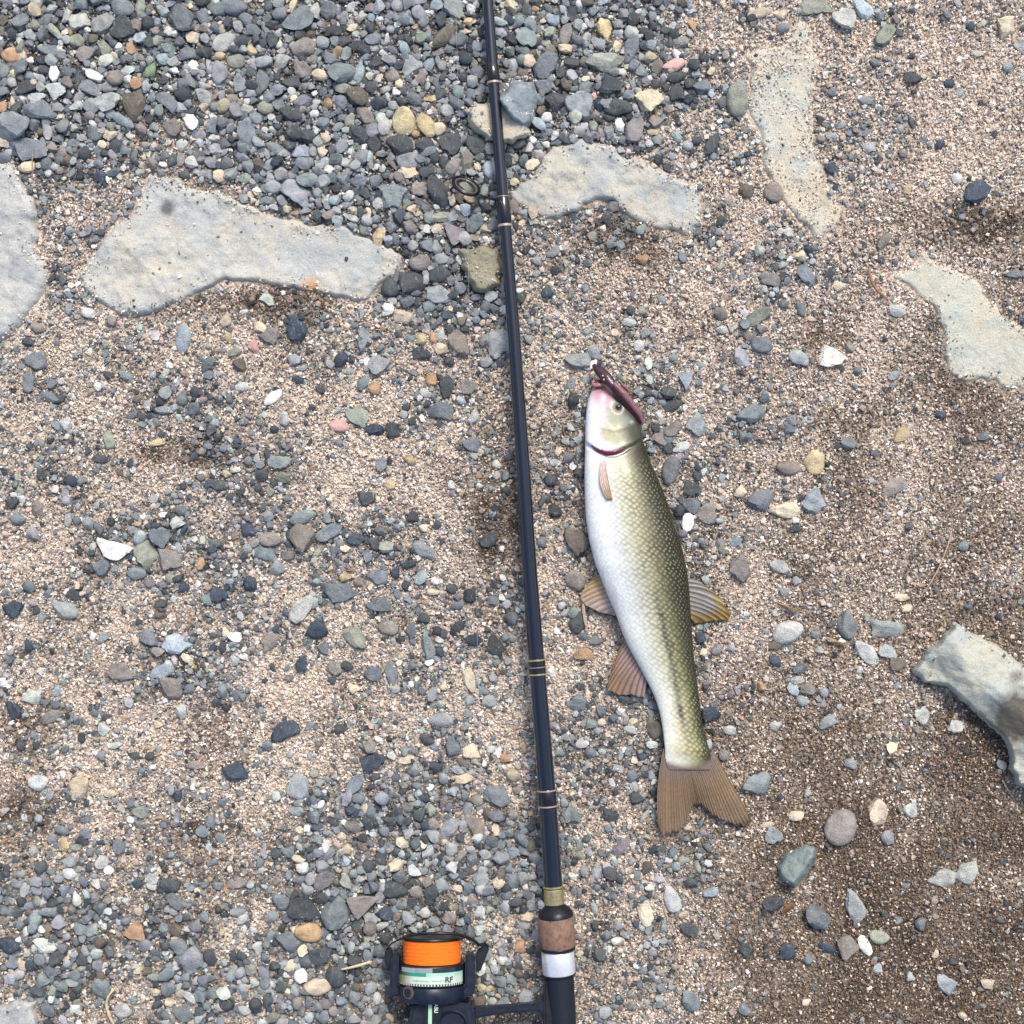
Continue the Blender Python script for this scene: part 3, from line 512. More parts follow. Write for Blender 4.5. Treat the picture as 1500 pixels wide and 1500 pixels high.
def slab_mat(name, c1, c2, c3, stain=None, dirt=0.0):
    t = NT(name)
    g = t.n("ShaderNodeNewGeometry"); pos = g.outputs["Position"]
    n1 = t.noise(pos, 26, 5, .6); n2 = t.noise(pos, 60, 6, .65); n3 = t.noise(pos, 700, 4, .7); n4 = t.noise(pos, 1600, 2, .6)
    c = t.mix(c1, c2, t.ramp(n1.outputs[0], [(.40, (0, 0, 0)), (.58, (1, 1, 1))]).outputs[0])
    c = t.mix(c, c3, t.ramp(n2.outputs[0], [(.50, (0, 0, 0)), (.66, (.85, .85, .85))]).outputs[0])
    c = t.mix(c, t.ramp(n3.outputs[0], [(.28, (.82, .82, .83)), (.5, (1, 1, 1)), (.72, (1.14, 1.13, 1.11))]).outputs[0], 1.0, 'MULTIPLY')
    c = t.mix(c, t.ramp(n4.outputs[0], [(.32, (.82, .82, .82)), (.5, (1, 1, 1)), (.7, (1.12, 1.12, 1.12))]).outputs[0], .8, 'MULTIPLY')
    # hairline cracks and dark pits
    vo = t.n("ShaderNodeTexVoronoi", feature='DISTANCE_TO_EDGE'); vo.inputs["Scale"].default_value = 30
    wp = t.mix(pos, n2.outputs["Color"], .035); t.l(wp, vo.inputs["Vector"])
    ck = t.ramp(vo.outputs["Distance"], [(0, (.45, .45, .45)), (.012, (1, 1, 1))])
    ckm = t.ramp(n1.outputs[0], [(.5, (0, 0, 0)), (.6, (.55, .55, .55))])
    c = t.mix(c, t.mix(c, ck.outputs[0], 1.0, 'MULTIPLY'), ckm.outputs[0])
    if stain:
        for (sx, sy, sr, sc) in stain:
            p = P(sx, sy, .024 if sx > 1400 else .003)
            vm = t.n("ShaderNodeVectorMath", operation='DISTANCE'); t.l(pos, vm.inputs[0]); vm.inputs[1].default_value = p
            dd = t.math('ADD', vm.outputs["Value"], t.math('MULTIPLY', t.math('SUBTRACT', n2.outputs[0], .45), sr * S * 2.4))
            f = t.ramp(t.math('DIVIDE', dd, sr * S * 2.2), [(.45, (1, 1, 1)), (.85, (0, 0, 0))])
            c = t.mix(c, sc, t.math('MULTIPLY', f.outputs[0], .85))
    t.l(c, t.b.inputs["Base Color"])
    t.b.inputs["Roughness"].default_value = .78; t.b.inputs["Specular IOR Level"].default_value = .3
    hb = t.math('ADD', t.math('MULTIPLY', n2.outputs[0], 3.0), t.math('MULTIPLY', n3.outputs[0], 1.0))
    hb = t.math('ADD', hb, t.math('MULTIPLY', ck.outputs[0], .3))
    t.bump(hb, .6, .0012)
    return t.m

GREY, TAN, BLUE, GREEN = (.37, .38, .35), (.47, .42, .32), (.27, .31, .33), (.34, .37, .31)
M_slabA = slab_mat("pale slab stone", (.395, .41, .39), (.46, .43, .36), (.325, .355, .36), [(452, 421, 11, (.5, .27, .12)), (244, 304, 9, (.08, .08, .09))])
M_slabB = slab_mat("grey slab stone", (.36, .37, .355), (.44, .435, .40), (.27, .285, .30))
M_slabC = slab_mat("bent slab stone", (.40, .405, .37), (.45, .42, .345), (.31, .35, .36))
M_slabD = slab_mat("sandy slab stone", (.46, .45, .38), (.52, .46, .35), (.37, .41, .38))
M_slabE = slab_mat("buff slab stone", (.45, .45, .38), (.50, .46, .36), (.38, .42, .38))
M_rockF = slab_mat("raised rock stone", (.40, .415, .37), (.43, .42, .34), (.33, .37, .355), [(1490, 1054, 30, (.045, .035, .027)), (1496, 990, 10, (.12, .095, .075))])
M_rockG = slab_mat("blue grey rock", (.24, .28, .30), (.33, .37, .37), (.17, .20, .22))
M_rockH = slab_mat("brown olive rock", (.26, .24, .16), (.30, .27, .19), (.13, .125, .10), [(705, 385, 9, (.42, .22, .08))])
M_rockJ = slab_mat("green wedge stone", (.19, .24, .215), (.28, .33, .31), (.12, .15, .14))

CELL = 2
GX0 = -300
NCELL = 2100 // CELL
slab_top = np.full((NCELL, NCELL), -1.0, np.float32)      # heights of slab tops for the grains that lie on them

def bedded_rock(name, label, cat, poly, mat, T=.007, edge=14, seed=1, cell=3.0, jag=2.2, relief=.0012, step=.0009, facets=None, sink=0.0, group=None, mark=True):
    pr = refine(poly, 9, jag, seed)
    x0, y0 = pr.min(0) - 8; x1, y1 = pr.max(0) + 8
    xs = np.arange(x0, x1 + cell, cell); ys = np.arange(y0, y1 + cell, cell)
    X, Y = np.meshgrid(xs, ys)
    sd = sdist(pr, X, Y) + 1.1 * vnoise(X, Y, 6, 40 + seed % 7) + 1.2 * vnoise(X, Y, 19, 44)
    prof = np.clip(sd / edge, 0, 1) ** .55
    n = fbm(X, Y, 120, 30 + seed % 9, 5)
    lay = np.floor(n * 5 + .35 * vnoise(X, Y, 16, 33)) / 5
    rel = relief * fbm(X, Y, 40, 34, 4) + step * 2.2 * lay + .00035 * vnoise(X, Y, 6, 36)
    top = T + rel
    if facets is not None: top = facets(X, Y) + rel
    top = np.maximum(top, .0011 + .0004 * vnoise(X, Y, 30, 77))
    g0 = gz(X, Y)
    Z = g0 - .004 + (top + .004 - sink) * prof
    Z = np.where(sd < 0, g0 - .004 + sd * .0012, Z)
    keep = sd > -4.5
    # cells with all four corners kept
    cellok = keep[:-1, :-1] & keep[1:, :-1] & keep[:-1, 1:] & keep[1:, 1:]
    ny, nx = X.shape
    idx = np.arange(ny * nx).reshape(ny, nx)
    ii, jj = np.nonzero(cellok)
    F = np.stack([idx[ii, jj], idx[ii + 1, jj], idx[ii + 1, jj + 1], idx[ii, jj + 1]], -1)
    used = np.unique(F); remap = -np.ones(ny * nx, int); remap[used] = np.arange(len(used)); F = remap[F]
    k = (H - np.clip(Z, 0, 1)) / H
    top_v = np.stack([(X - 750) * S * k, (750 - Y) * S * k, Z], -1).reshape(-1, 3)[used]
    bot_v = top_v.copy(); bot_v[:, 2] = np.minimum(top_v[:, 2] - .002, -.016)
    m = len(used)
    Fb = F[:, ::-1] + m
    e = np.concatenate([F[:, [0, 1]], F[:, [1, 2]], F[:, [2, 3]], F[:, [3, 0]]])
    key = np.sort(e, 1); key = key[:, 0] * m + key[:, 1]
    u, inv, cnt = np.unique(key, return_inverse=True, return_counts=True)
    be = e[cnt[inv] == 1]
    side = np.stack([be[:, 1], be[:, 0], be[:, 0] + m, be[:, 1] + m], -1)
    me = np_mesh(name, np.concatenate([top_v, bot_v]), np.concatenate([F, Fb, side]), None, True)
    me.set_sharp_from_angle(angle=math.radians(70))
    o = link(name, me, mat)
    tag(o, label, cat, group)
    if mark:
        xi = ((X - GX0) / CELL).astype(int); yi = ((Y - GX0) / CELL).astype(int)
        ok = (sd > 0) & (xi >= 0) & (yi >= 0) & (xi < NCELL - 2) & (yi < NCELL - 2)
        for a in (0, 1):
            for b in (0, 1):
                np.maximum.at(slab_top, (yi[ok] + a, xi[ok] + b), Z[ok])
    return o

A_poly = [(217, 253), (267, 258), (270, 273), (320, 277), (360, 297), (400, 313), (433, 320), (500, 329), (540, 347), (577, 363), (597, 379), (588, 400), (557, 420), (543, 440), (520, 445),
          (500, 438), (450, 430), (400, 420), (350, 412), (323, 415), (277, 437), (233, 457), (200, 465), (173, 463), (143, 443), (117, 420), (114, 400), (140, 363), (167, 327), (193, 310), (200, 287)]
B_poly = [(-110, 226), (0, 233), (20, 230), (30, 253), (50, 287), (58, 317), (57, 357), (70, 393), (72, 420), (57, 447), (33, 477), (17, 497), (-10, 506), (-90, 500), (-120, 380)]
C_poly = [(742, 276), (780, 255), (790, 227), (820, 210), (853, 200), (893, 210), (917, 230), (940, 228), (967, 247), (1000, 263), (1020, 267), (1033, 305), (1030, 333), (1010, 347), (990, 343),
          (943, 330), (907, 312), (897, 295), (873, 293), (850, 310), (820, 323), (790, 322), (768, 308), (745, 294)]
D_poly = [(1150, 60), (1172, 25), (1190, 40), (1198, 100), (1190, 187), (1194, 213), (1213, 260), (1237, 310), (1230, 340), (1200, 354), (1167, 327), (1143, 293), (1117, 250), (1110, 193), (1093, 160),
          (1097, 110), (1091, 75), (1120, 68)]
E_poly = [(1360, 363), (1375, 384), (1420, 400), (1446, 430), (1473, 460), (1500, 476), (1570, 500), (1590, 570), (1520, 580), (1500, 573), (1480, 571), (1471, 584), (1457, 560), (1430, 558), (1413, 563),
          (1393, 550), (1382, 513), (1383, 493), (1366, 450), (1347, 437), (1330, 420), (1305, 407), (1310, 397), (1333, 391), (1348, 370)]
F_poly = [(1400, 913), (1420, 923), (1467, 950), (1500, 972), (1600, 1020), (1640, 1100), (1570, 1180), (1500, 1155), (1490, 1150), (1480, 1127), (1479, 1103), (1467, 1077), (1433, 1050), (1402, 1020),
          (1387, 1008), (1353, 1000), (1336, 983), (1353, 960), (1377, 937)]

def facetsF(X, Y):
    a = .024 - .00013 * np.maximum(0, (1420 - X))
    ridge = (Y - 960) - (X - 1380) * .78              # positive below the crest
    b = .026 - .00022 * np.maximum(0, ridge + 6)
    notch = .006 * np.exp(-(((X - 1375) / 22) ** 2 + ((Y - 985) / 20) ** 2))
    c = .025 - .00010 * np.abs(ridge)
    z = np.minimum(np.minimum(a, c), np.maximum(b, .013)) - notch
    low = np.clip((Y - 1040) / 60, 0, 1)
    return z * (1 - low) + low * (.022 - .00012 * np.maximum(0, 1510 - X)) + .0022 * fbm(X, Y, 46, 71, 3)

def facetsG(X, Y):
    r = (X - 752) * .9 + (Y - 150) * .55
    return .021 - .00022 * np.maximum(0, r) - .00012 * np.maximum(0, -r) + .001 * vnoise(X, Y, 22, 72)

def facetsJ(X, Y):
    r = (X - 1172) * .80 + (Y - 1272) * .62          # ridge runs from upper right to lower left
    return .019 - .00042 * np.maximum(0, -r + 3) - .00040 * np.maximum(0, r - 3) + .0012 * vnoise(X, Y, 12, 74)

bedded_rock("slab_rock", "big pale grey and tan slab with an orange stain on its lower edge", "rock", A_poly, M_slabA, .0022, 7, 1, jag=1.5, relief=.0036, step=.0016)
bedded_rock("slab_rock", "grey slab cut off by the left edge of the photo", "rock", B_poly, M_slabB, .005, 14, 2, relief=.003, step=.0016)
bedded_rock("slab_rock", "pale bent slab just right of the rod's line guide", "rock", C_poly, M_slabC, .0024, 7, 3, jag=1.7, relief=.0034, step=.0016)
bedded_rock("slab_rock", "long pale slab half covered with sand, upper right", "rock", D_poly, M_slabD, .0022, 9, 4, step=.0006)
bedded_rock("slab_rock", "buff slab with a pointed corner in brown sand at the right edge", "rock", E_poly, M_slabE, .0018, 6, 5, jag=2.6, step=.0006)
bedded_rock("raised_rock", "greenish grey rock with a raised crest and a brown mud patch", "rock", F_poly, M_rockF, .024, 5, 6, cell=2.5, relief=.0020, facets=facetsF, jag=1.0)
bedded_rock("flat_rock", "pale green flat rock passing under the rod near the top", "rock",
            [(673, 163), (700, 150), (730, 145), (775, 175), (779, 196), (753, 215), (733, 214), (712, 208), (690, 188)], M_slabD, .011, 8, 7, cell=2.5)
bedded_rock("faceted_rock", "blue grey faceted rock beside the rod, overlapping the pale flat rock", "rock",
            [(722, 142), (750, 114), (782, 117), (789, 150), (778, 186), (765, 192), (740, 170)], M_rockG, .02, 8, 8, cell=2.5, facets=facetsG)
bedded_rock("brown_rock", "brown olive rock tucked against the rod below the line guide", "rock",
            [(669, 363), (700, 360), (730, 362), (738, 392), (735, 417), (713, 428), (693, 427), (680, 400)], M_rockH, .010, 7, 9, cell=2.5, relief=.0024)
bedded_rock("wedge_rock", "dark green wedge of rock between the oval pebble and the tail fin", "rock",
            [(1147, 1247), (1180, 1237), (1194, 1242), (1195, 1255), (1181, 1283), (1164, 1303), (1144, 1291), (1136, 1272)], M_rockJ, .018, 6, 10, cell=2.0, facets=facetsJ, jag=1.2)
bedded_rock("slab_rock", "blue grey slab in the bottom left corner by the yellow stem", "rock",
            [(-60, 1478), (0, 1470), (20, 1462), (55, 1465), (58, 1500), (40, 1560), (-70, 1570)], M_slabB, .006, 8, 12)

def on_slab(x, y):
    xi = np.clip(((np.asarray(x) - GX0) / CELL).astype(int), 0, NCELL - 1); yi = np.clip(((np.asarray(y) - GX0) / CELL).astype(int), 0, NCELL - 1)
    return slab_top[yi, xi]

# ------------------------------------------------------------------ stone shapes
def icosphere(sub):
    bm = bmesh.new(); bmesh.ops.create_icosphere(bm, subdivisions=sub, radius=1)
    V = np.array([v.co[:] for v in bm.verts]); F = np.array([[v.index for v in f.verts] for f in bm.faces]); bm.free()
    return V, F

def stone_shape(Vs, kind, r):
    """Cut a ball by random planes: few soft cuts make a rounded pebble, many hard ones an angular chip. Fits the unit box."""
    if kind == 'r':   nn, hard, lo, hi = r.integers(5, 9), 9, .74, 1.0
    elif kind == 't': nn, hard, lo, hi = r.integers(3, 5), 26, .5, .8
    else:             nn, hard, lo, hi = r.integers(6, 10), 40, .38, .84
    N = r.normal(size=(nn, 3)); 
    if kind != 'r': N[:, 2] *= .75
    if kind == 't':
        th = r.uniform(0, 6.28) + np.array([0, 2.1, 4.2]) + r.normal(0, .15, 3)
        N = np.concatenate([np.stack([np.cos(th), np.sin(th), r.normal(0, .3, 3)], -1), N])
        h = np.concatenate([np.full(3, .42), r.uniform(.85, 1.0, nn)])
    else: h = r.uniform(lo, hi, nn)
    N = np.concatenate([N, [[r.normal(0, .16), r.normal(0, .16), 1]]]); h = np.append(h, r.uniform(.42, .6) if kind != 'r' else r.uniform(.7, .85))
    N /= np.linalg.norm(N, axis=1)[:, None]
    dt = np.maximum(Vs @ N.T, 1e-4)
    inv = np.concatenate([dt / h, np.full((len(Vs), 1), .95)], 1)
    rad = 1 / (np.power(inv, hard).sum(1) ** (1 / hard))
    k = np.sin(Vs @ r.normal(size=(3, 3)) * 3 + r.uniform(0, 6, 3)).sum(1)
    rad = rad * (1 + (.03 if kind == 'r' else .06) * k)
    W = Vs * rad[:, None]
    W -= (W.max(0) + W.min(0)) / 2
    return W / np.maximum(W.max(0), 1e-6)

V1, F1 = icosphere(1); V2, F2 = icosphere(2); V3, F3 = icosphere(3)
sr = np.random.default_rng(5)
LIB3 = {k: [stone_shape(V3, k, sr) for _ in range(n)] for k, n in (('r', 9), ('a', 16), ('t', 5))}
LIB2 = np.array([stone_shape(V2, 'a' if i % 5 else 'r', sr) for i in range(30)])
LIB1 = np.array([stone_shape(V1, 'a', sr) for i in range(30)])
OCT = np.array([[1, 0, 0], [-1, 0, 0], [0, 1, 0], [0, -1, 0], [0, 0, 1], [0, 0, -1]], float)
TET = np.array([[1, 0, -.5], [-.5, .87, -.5], [-.5, -.87, -.5], [0, 0, 1]], float)
TETF = np.array([[0, 1, 3], [1, 2, 3], [2, 0, 3], [0, 2, 1]])
OCTF = np.array([[0, 2, 4], [2, 1, 4], [1, 3, 4], [3, 0, 4], [2, 0, 5], [1, 2, 5], [3, 1, 5], [0, 3, 5]])
LIB0 = np.array([OCT * sr.uniform(.75, 1.15, (6, 1)) + sr.normal(0, .22, (6, 3)) for i in range(40)])

LIBT = np.array([TET * sr.uniform(.75, 1.2, (4, 1)) + sr.normal(0, .2, (4, 3)) for i in range(40)])

def merge_stones(name, lib, F, x, y, z, a, b, c, ang, tilt, col, mat, smooth=False):
    """One mesh of many loose stones: half sizes a, b, c in metres at pixel x, y and height z."""
    n = len(x); nv = lib.shape[1]
    which = rng.integers(0, len(lib), n)
    V = lib[which] * np.stack([a, b, c], -1)[:, None, :]
    ct, st = np.cos(tilt)[:, None], np.sin(tilt)[:, None]
    X, Y, Z = V[..., 0], V[..., 1], V[..., 2]
    X, Z = X * ct + Z * st, -X * st + Z * ct
    ca, sa = np.cos(ang)[:, None], np.sin(ang)[:, None]
    X, Y = X * ca - Y * sa, X * sa + Y * ca
    V = np.stack([X + ((x - 750) * S)[:, None], Y + ((750 - y) * S)[:, None], Z + z[:, None]], -1).reshape(-1, 3)
    FF = (F[None] + (np.arange(n) * nv)[:, None, None]).reshape(-1, 3)
    cc = np.repeat(col, nv, 0)
    me = np_mesh(name, V, FF, cc, smooth)
    return link(name, me, mat)
# ------------------------------------------------------------------ pebbles: the 300 largest are things of their own
rows = []
for tok in PEB.replace("\n", ";").split(";"):
    p = tok.split()
    if len(p) != 6: continue
    x, y, w, h, a = map(float, p[:5])
    if w * h < 60: continue
    rows.append((x, y, max(w, h), min(w, h), a, p[5][0], p[5][1] if len(p[5]) > 1 else ''))
rows.sort(key=lambda r: -r[2] * r[3])
def visible(r):
    x, y = r[0], r[1]
    return -5 < x < 1505 and -5 < y < 1505
rows = [r for r in rows if visible(r)]
BIG, REST = rows[:300], rows[300:]

def size_word(r):
    q = math.sqrt(r[2] * r[3])
    return "large" if q > 31 else ("" if q > 22 else "small")
def shape_word(r):
    el = r[2] / r[3]
    if r[6] == "t": return "faceted"
    if el > 1.75: return "elongated"
    if r[6] == 'r': return "rounded" if el < 1.35 else "oval"
    return "angular" if r[6] == 'a' or r[7] else "chunky"

occ = np.zeros((2100, 2100), bool)             # pixels already taken, offset by 300
def occupy(x, y, r, f=.8):
    q = max(1, int(r * f)); xi, yi = int(x) + 300, int(y) + 300
    if 0 <= xi - q and xi + q < 2100 and 0 <= yi - q and yi + q < 2100: occ[yi - q:yi + q + 1, xi - q:xi + q + 1] = True

lib_me = {}
for k, lst in LIB3.items():
    lib_me[k] = []
    for W in lst:
        me = np_mesh("pebble", W, F3, None, True)
        me.set_sharp_from_angle(angle=math.radians(48 if k == 'r' else 30))
        me.materials.append(M_stone); lib_me[k].append(me)

pr = random.Random(3)
bigs = []
for i, r in enumerate(BIG):
    x, y, w, h, a, c, sh = r
    kind = sh if sh in ('r', 'a', 't') else ('a' if pr.random() < .88 else 'r')
    bigs.append((x, y, w, h, a, c, kind, kind == 'a'))
# labels: the look of a pebble plus the named feature to which it is the nearest of its look
def look(b):
    return " ".join(q for q in (size_word(b), CNAME[b[5]], shape_word(b), "pebble") if q)
looks = [look(b) for b in bigs]
def side(dx, dy):
    if abs(dx) > 1.6 * abs(dy): return "to the left of" if dx < 0 else "to the right of"
    return "above" if dy < 0 else "below"
HAND = {(592, 178): "rounded sandy yellow pebble, the larger of the yellow pair", (625, 184): "pale yellow angular pebble, the smaller of the yellow pair",
        (497, 624): "pink oval pebble lying alone on grey sand", (1220, 523): "bright white angular pebble lying alone on brown sand", (200, 1362): "flat orange triangular chip on grey gravel",
        (452, 1365): "orange oval pebble, largest of its colour, among dark stones", (1232, 1212): "large smooth taupe oval pebble on damp sand beyond the tail fin", (224, 107): "bright green elongated pebble in grey gravel",
        (268, 497): "pale blue oval pebble standing below the big slab", (433, 481): "dark blue faceted pebble below the big slab's orange stain", (167, 806): "white wedge pebble at the start of a row of three",
        (215, 812): "pale greenish pebble in the middle of a row of three", (248, 821): "brownish faceted pebble at the end of a row of three", (260, 943): "pale blue green blocky pebble beside dry sand",
        (522, 936): "pale green and cream oblong pebble on grit", (626, 942): "slim teal pebble standing upright in the sand", (465, 1445): "cream oval pebble near the reel's rotor arm",
        (650, 54): "elongated dark brown pebble tilted towards the rod", (500, 106): "pale teal pebble with a slim blue one beside it", (1154, 926): "smooth light grey oval pebble past the dorsal fin",
        (1150, 748): "flat creamy white pebble between two blue grey pebbles", (555, 347): "orange yellow lozenge pebble on the big slab's end", (880, 91): "mottled greenish pebble right of the rod, top"}
taken = {}
labels = [None] * len(bigs)
for i, b in enumerate(bigs):
    t = HAND.get((int(b[0]), int(b[1])))
    if t: labels[i] = t; taken[t] = i
for i, b in enumerate(bigs):
    if labels[i]: continue
    best = None
    for (nm, lx, ly) in LAND:
        dx, dy = b[0] - lx, b[1] - ly
        dist = math.hypot(dx, dy)
        sd_ = side(dx, dy)
        rank = sum(1 for j, q in enumerate(bigs) if j != i and looks[j] == looks[i] and side(q[0] - lx, q[1] - ly) == sd_ and math.hypot(q[0] - lx, q[1] - ly) < dist)
        score = dist * (1 + 1.5 * rank)
        if rank > 3: continue
        word = ("nearest", "second nearest", "third nearest", "fourth nearest")[rank]
        t = f"{looks[i]} {word} {sd_} {nm}"
        n = len(t.replace("-", " ").split())
        if n > 16 or t in taken: continue
        if best is None or score < best[0]: best = (score, t)
    t = best[1] if best else f"{looks[i]} lying in the gravel"
    labels[i] = t; taken[t] = i

for i, b in enumerate(bigs):
    x, y, w, h, a, c, kind, _ = b
    me = lib_me[kind][pr.randrange(len(lib_me[kind]))]
    o = bpy.data.objects.new("pebble", me); C.objects.link(o)
    hw, hh = w / 2 * S * 1.06, h / 2 * S * 1.06
    hz = hh * pr.uniform(.42, .7)
    dens = float(gravel_at(x, y)); st = float(on_slab(x, y))
    base = st if st > -.5 else float(gz(x, y))
    z = base + hz * (pr.uniform(.25, .55) if dens > .5 else pr.uniform(.18, .5))
    if st > -.5: z = base + hz * .7
    k = (H - z) / H
    o.location = ((x - 750) * S * k, (750 - y) * S * k, z)
    o.scale = (hw, hh, hz)
    o.rotation_euler = (pr.uniform(-.14, .14), pr.uniform(-.14, .14), -math.radians(a) + (math.pi if pr.random() < .5 else 0))
    col = np.array(COL[c]) * pr.uniform(.85, 1.18) * np.array([pr.uniform(.96, 1.04), 1, pr.uniform(.95, 1.05)])
    o.color = (*np.clip(col, 0, .9), 1)
    tag(o, labels[i], "pebble", "larger pebbles scattered over the shore")
    occupy(x, y, math.sqrt(w * h) / 2, .74)

# keep stones out from under the fish, the reel and the handle
FISH_BOX = [(862, 560, 930, 660), (862, 660, 985, 800), (885, 800, 1008, 900), (925, 900, 1014, 1000), (968, 1000, 1030, 1090), (968, 1100, 1095, 1205), (858, 845, 900, 900), (895, 955, 940, 1018), (1012, 855, 1068, 908),
            (575, 1365, 700, 1520), (700, 1478, 850, 1500)]
def blocked(x, y):
    q = np.zeros(np.shape(x), bool)
    for a, b, c, d_ in FISH_BOX: q |= (x > a) & (x < c) & (y > b) & (y < d_)
    return q

def pick_col(n, pal, wts):
    pal = np.array(pal); i = rng.choice(len(pal), n, p=np.array(wts) / sum(wts))
    return pal[i] * rng.uniform(.72, 1.3, (n, 1)) * rng.uniform(.95, 1.05, (n, 3))

K = COL
GPAL = [K['d'], K['g'], K['s'], K['l'], K['k'], K['t'], K['D'], K['c'], K['w'], K['b'], K['e'], K['o'], K['m'], K['u']]
GWT = [22, 32, 28, 12, 6, 2.5, 3.5, 4, 3.4, 2.2, 2.5, .4, 1, 2]

# medium gravel, 9 to 19 px: dart throwing
gx, gy, gr = [], [], []
for r in REST:
    occupy(r[0], r[1], math.sqrt(r[2] * r[3]) / 2, .8)
for (lo, hi, n) in ((16, 19.5, 5000), (12, 16, 13000), (8.5, 12, 46000)):
    X = rng.uniform(-150, 1650, n); Y = rng.uniform(-150, 1650, n); R = rng.uniform(lo, hi, n) / 2
    dn = gravel_at(X, Y)
    keep = (rng.uniform(0, 1, n) < np.where(cells(GRAVEL, X, Y) > .6, np.clip(dn * 1.5 - .35, .01, 1) ** 1.3, np.clip(dn * 1.3 - .5, .012, 1) * (.22 if hi > 12 else .45))) & ((on_slab(X, Y) < -.5) | (rng.uniform(0, 1, n) < .001)) & ~blocked(X, Y)
    for x, y, r in zip(X[keep], Y[keep], R[keep]):
        q = max(1, int(r * .72)); xi, yi = int(x) + 300, int(y) + 300
        if occ[yi - q:yi + q + 1, xi - q:xi + q + 1].any(): continue
        occ[yi - q:yi + q + 1, xi - q:xi + q + 1] = True
        gx.append(x); gy.append(y); gr.append(r)
gx, gy, gr = map(np.array, (gx, gy, gr))
n = len(gx)
col = pick_col(n, GPAL, GWT)
asp = rng.uniform(.62, 1.0, n)
a_ = gr * S * 1.15 / np.sqrt(asp); b_ = a_ * asp; c_ = b_ * rng.uniform(.55, .9, n)
st = on_slab(gx, gy); base = np.where(st > -.5, st, gz(gx, gy))
z_ = base + c_ * np.where(gravel_at(gx, gy) > .5, rng.uniform(.1, .9, n), rng.uniform(-.1, .5, n))
rx = np.array([[r[0], r[1], r[2] / 2 * S, r[3] / 2 * S, -math.radians(r[4])] for r in REST])
rc = np.array([COL[r[5]] for r in REST]) * rng.uniform(.85, 1.15, (len(REST), 1))
rz = rx[:, 3] * rng.uniform(.6, .9, len(REST))
rs = on_slab(rx[:, 0], rx[:, 1])
rb = np.where(rs > -.5, rs, gz(rx[:, 0], rx[:, 1])) + rz * rng.uniform(.2, .6, len(REST))
o = merge_stones("gravel", LIB2, F2, np.concatenate([gx, rx[:, 0]]), np.concatenate([gy, rx[:, 1]]), np.concatenate([z_, rb]), np.concatenate([a_, rx[:, 2]]), np.concatenate([b_, rx[:, 3]]),
                 np.concatenate([c_, rz]), np.concatenate([rng.uniform(0, 6.28, n), rx[:, 4]]), rng.normal(0, .16, n + len(REST)), np.clip(np.concatenate([col, rc]), 0, .85), M_gravel, True)
o.data.set_sharp_from_angle(angle=math.radians(33))
tag(o, "grey gravel of small mixed stones spread over the sand", "gravel", kind="stuff")
n_med = n

# fine gravel, 4.5 to 8.5 px
n = 74000
X = rng.uniform(-120, 1620, n); Y = rng.uniform(-120, 1620, n)
dn = gravel_at(X, Y)
keep = (rng.uniform(0, 1, n) < np.clip(dn * 1.1 - .02, .10, 1)) & ((on_slab(X, Y) < -.5) | (rng.uniform(0, 1, n) < .002)) & ~blocked(X, Y)
o_ = occ[(Y + 300).astype(int), (X + 300).astype(int)]
keep &= ~o_ | (rng.uniform(0, 1, n) < .06)
X, Y, dn = X[keep], Y[keep], dn[keep]; n = len(X)
dm = damp_at(X, Y)
R = (4.2 + 4.6 * rng.uniform(0, 1, n) ** 1.7) / 2 * S * 1.12
SPAL = [(.52, .425, .335), (.64, .56, .465), (.38, .30, .23), K['g'], K['d'], K['s'], K['w'], K['o'], K['k'], (.56, .40, .33)]
g_ = pick_col(n, GPAL, GWT); s_ = pick_col(n, SPAL, [22, 9, 16, 14, 10, 8, 5, 1.5, 8, 4])
col = np.where((rng.uniform(0, 1, n) < dn * .95)[:, None], g_, s_)
col *= (1 - .62 * dm * (rng.uniform(0, 1, n) < .85))[:, None]
asp = rng.uniform(.6, 1, n); a_ = R / np.sqrt(asp); b_ = a_ * asp; c_ = b_ * rng.uniform(.6, 1, n)
st = on_slab(X, Y); base = np.where(st > -.5, st, gz(X, Y))
o = merge_stones("gravel", LIB1, F1, X, Y, base + c_ * rng.uniform(-.1, .9, n), a_, b_, c_, rng.uniform(0, 6.28, n), rng.normal(0, .3, n), np.clip(col, 0, .85), M_gravel, False)
tag(o, "fine grit mixed through the sand between the stones", "gravel", kind="stuff")
n_fine = n

